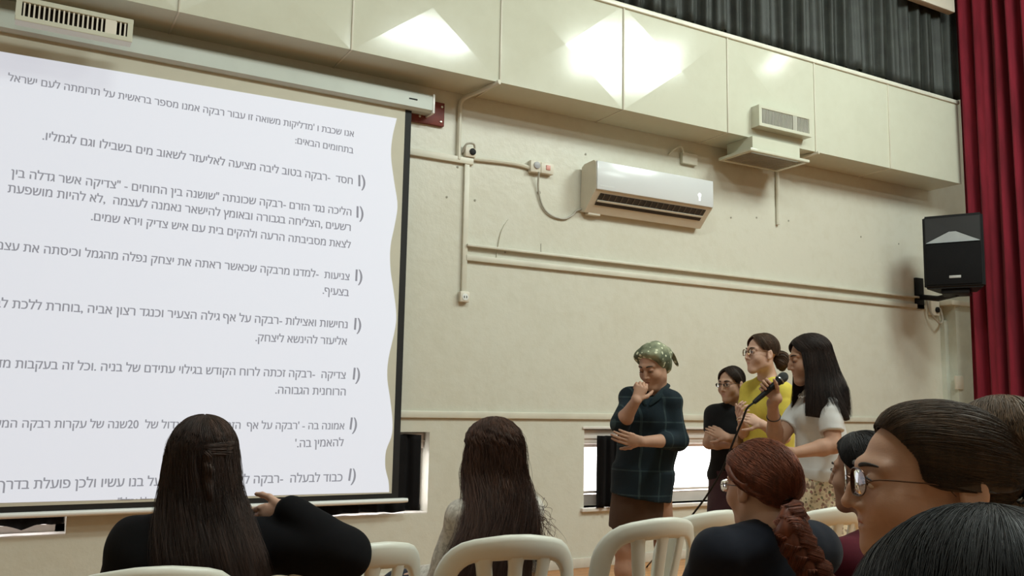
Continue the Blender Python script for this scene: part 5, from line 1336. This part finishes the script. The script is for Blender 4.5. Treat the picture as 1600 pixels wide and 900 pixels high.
for k in range(26):      # loose curls over the right shoulder
    z0 = -0.14-0.16*rg.rand(); x0 = 0.10+0.03*rg.rand(); l_ = 0.05+0.07*rg.rand(); y0 = -0.09-0.05*rg.rand()
    q = np.linspace(0, 1, 22); cur.append(f.pts(np.stack([x0+l_*q+0.014*np.sin(9*q+k), np.full(22, y0)-0.012*np.cos(9*q+k), z0-0.10*q**1.6+0.012*np.sin(7*q+k*2)], 1)))
V, Fq = strand_tubes(np.array(cur), np.full(len(cur), 0.0009)); H._put(V, Fq, 1)
H.build('hair', hair_mats('auburn_brown_hair', (0.078, 0.036, 0.022)), e)

# ---- red-haired person with a braid
d = 2.42
f = Frame(P(1186, 762, d), A(0.0, 1, -0.06), sc=(0.96, 1.0, 0.93))
pv = A(1.80, 1.90, 0.53)
e, j = seated('seated red-haired person in glasses and a navy top with a braid down the back', f, pv, SKP, nbo=(0.0, -0.050, -0.125), sw=0.166, sh_drop=0.055, h2=0.0032, nr=0.050)
top_garment(e, j, fabric('navy_jersey', (0.008, 0.010, 0.017)), 'top', 0.026, 1.3, 0.008, 0.005, 6, rad=(0.064, 0.064, 0.055), neck=0.056, neck_z=0.012)
lap_skirt(e, j, M_DARKSK)
H = Hair(23)
tie = f.p(0.006, -0.132, -0.062)
sweep(H, f, (0.094, 0.124, 0.103), -0.060, 0.012, back=0.010, temple=(0.034, 0.052), ear=(-0.024, 0.036), th=0.016, n=5500, r=0.0005, jit=0.005, wave=0.004, wfreq=7, clump=70, groove=0.0025)
H.lock([f.p(0, -0.110, -0.045), f.p(0.003, -0.128, -0.058), tie], [0.020, 0.024, 0.016], 160, 0.0008)
# the braid: three crossing locks
bp = smooth_path([tie, P(1236, 826, d-0.19), P(1252, 860, d-0.20), P(1276, 900, d-0.20), P(1290, 935, d-0.17), P(1298, 965, d-0.15)], 60)
bt = np.gradient(bp, axis=0); bt /= np.linalg.norm(bt, axis=1)[:, None]; ba = np.cross(bt, A(0.2, 1, 0.1)); ba /= np.linalg.norm(ba, axis=1)[:, None]; bb = np.cross(bt, ba)
tt = np.linspace(0, 1, 60); wdt = np.interp(tt, [0, 0.08, 0.8, 1], [0.014, 0.024, 0.021, 0.006])
for k in range(3):
    p_ = 2*math.pi*(tt*3.2)+k*2*math.pi/3
    pth = bp+ba*(np.sin(p_)*wdt)[:, None]+bb*(np.sin(2*p_)*wdt*0.5)[:, None]
    H.lock(pth[::2], np.interp(np.linspace(0, 1, 8), tt, wdt*1.05), 300, 0.0005, 0.5, wave=0.002)
H.build('hair', hair_mats('copper_red_hair', (0.20, 0.062, 0.032), 0.5), e)
glasses(e, f, M_RIM, 0.024, 0.019, 0.0011); eyes(e, f, (0, 1, 0), False, (0.10, 0.04, 0.02))
# ---- person with short black hair in maroon
d = 2.72
f = Frame(P(1348, 741, d), A(-0.30, 1, 0.0), sc=(0.96, 0.96, 0.98))
pv = A(2.25, 1.99, 0.52)
e, j = seated('seated person with short black hair and a maroon top beside the girl in glasses', f, pv, SK2, sw=0.150, h2=0.0035, nbo=(0, -0.045, -0.185), sh_drop=0.075)
top_garment(e, j, fabric('maroon_jersey', srgb(74, 18, 30)), 'top', 0.024, 0.75, 0.008, 0.005, 7, rad=(0.060, 0.062, 0.05)); lap_skirt(e, j, M_DARKSK)
H = Hair(24)
G = cap_guides(f, (0.0, 0.02, 0.13), [(0.062, 0.062, 0.082), (0.078, 0.038, 0.050), (0.085, 0.008, 0.022), (0.07, -0.07, -0.05), (0.0, -0.11, -0.07), (-0.07, -0.07, -0.05), (-0.085, 0.008, 0.022), (-0.078, 0.038, 0.050), (-0.062, 0.062, 0.082), (0.0, 0.078, 0.094), (0.062, 0.062, 0.082)], (0.086, 0.110, 0.096))
H.sheet(G, 0.018, 2000, 0.0006, 0.005, inward=f.p(0, 0, 0.0), v1=(0.9, 1.05))
H.build('hair', hair_mats('black_short_hair', (0.016, 0.013, 0.012)), e); eyes(e, f, (0, 1, 0), False, (0.012, 0.008, 0.006))

# ---- girl in glasses, large profile at the right
d = 1.28
f = Frame(P(1444, 757, d), camdir(83, 0.0), sc=(0.98, 1.03, 0.91))
pv = A(f.o[0]+0.02, f.o[1]-0.10, 0.53)
def ex9(S, j): pass
e, j = seated('seated smiling girl in thin glasses with dark hair pulled back, in large close profile', f, pv, SK, sw=0.150, h2=0.0022, smile=0.8, ear_dy=-0.028, tfwd=A(-0.15, 1, 0))
top_garment(e, j, fabric('dark_blue_jersey', (0.012, 0.014, 0.022)), 'top', 0.022, 1.5, 0.010, 0.005, 8); lap_skirt(e, j, M_DARKSK)
H = Hair(25)
sweep(H, f, (0.086, 0.114, 0.094), 0.005, lift=0.010, back=0.004, ear=(-0.042, 0.034), th=0.016, n=5000, r=0.00035, jit=0.0035, wave=0.004, wfreq=1.8, clump=40, groove=0.002)
H.lock([f.p(0, -0.112, 0.015), f.p(0, -0.145, 0.012), f.p(0.0, -0.175, -0.03), f.p(0, -0.180, -0.12), f.p(0, -0.165, -0.20)], [0.022, 0.026, 0.030, 0.026, 0.008], 260, 0.0008)
H.build('hair', hair_mats('dark_brown_swept_hair', (0.072, 0.045, 0.027)), e)
cl = MB()
for k in range(6):
    c = f.p(0.0, -0.126-0.008*k, 0.014-0.001*k); ring = [c+f.d(0.032*math.cos(a), 0, 0.032*math.sin(a)) for a in np.linspace(0, 6.283, 28)]
    cl.tube(ring, 0.0046, 8, cap=False)
cl.build('hair_tie', mat('black_glossy_hair_tie', (0.008, 0.008, 0.009), 0.18, spec=0.7), e)
glasses(e, f, mat('bronze_spectacle_rim', (0.10, 0.055, 0.035), 0.3, metal=0.7), 0.0255, 0.0215, 0.0009, y=0.101, arm_len=0.10); eyes(e, f, (0, 1, -0.05), False, (0.015, 0.009, 0.006), brow_w=0.75)

# ---- dark head of hair nearest the camera, bottom right
d = 0.74
f = Frame(P(1545, 1064, d), camdir(0, -0.10), sc=1.04)
pv = A(f.o[0]+0.01, f.o[1]-0.08, 0.53)
e, j = seated('seated person nearest the camera, only a crown of straight black hair showing', f, pv, SKP, sw=0.16, tfwd=A(0.1, 1, 0))
top_garment(e, j, fabric('grey_jersey', (0.05, 0.05, 0.055)), 'top', 0.022, 1.5, 0.010, 0.005, 9); lap_skirt(e, j, M_DARKSK)
H = Hair(26)
dn = fall(ends, [(-0.025, 1.16, 1.05, 0, 0), (-0.085, 1.20, 1.05, 0, -0.008), (-0.165, 1.30, 0.75, 0, -0.070), (-0.325, 1.40, 0.45, 0, -0.155)])
G = long_guides(f, None, ends, dn, (0.100, 0.118, 0.098)); H.sheet(G, 0.026, 6000, 0.00032, 0.006, inward=f.p(0, 0, -0.05), fray=0.006, groove=0.002, clump=50)
H.build('hair', hair_mats('black_silver_sheen_hair', (0.010, 0.0098, 0.0095), 0.5, 0.14), e)

# ---- brown head of hair behind the profile
d = 1.95
f = Frame(P(1562, 716, d), camdir(20, 0.0))
pv = A(f.o[0]+0.02, f.o[1]-0.06, 0.53)
e, j = seated('light brown head of hair behind the girl in profile, before the red curtain', f, pv, SKP, sw=0.15)
top_garment(e, j, fabric('black_jersey', (0.012, 0.012, 0.013)), 'top', 0.022, 1.5, 0.010, 0.005, 10); lap_skirt(e, j, M_DARKSK)
H = Hair(27)
dn = fall(ends, [(-0.025, 1.06, 1.05, 0, 0), (-0.085, 1.14, 1.05, 0, -0.008), (-0.165, 1.25, 0.75, 0, -0.060), (-0.245, 1.3, 0.5, 0, -0.120)])
H.sheet(long_guides(f, None, ends, dn, (0.090, 0.112, 0.096)), 0.024, 2500, 0.0005, 0.008, wave=0.006, wfreq=5, inward=f.p(0, 0, -0.05), fray=0.008, groove=0.003)
H.build('hair', hair_mats('light_brown_hair', (0.13, 0.078, 0.042), 0.5), e)
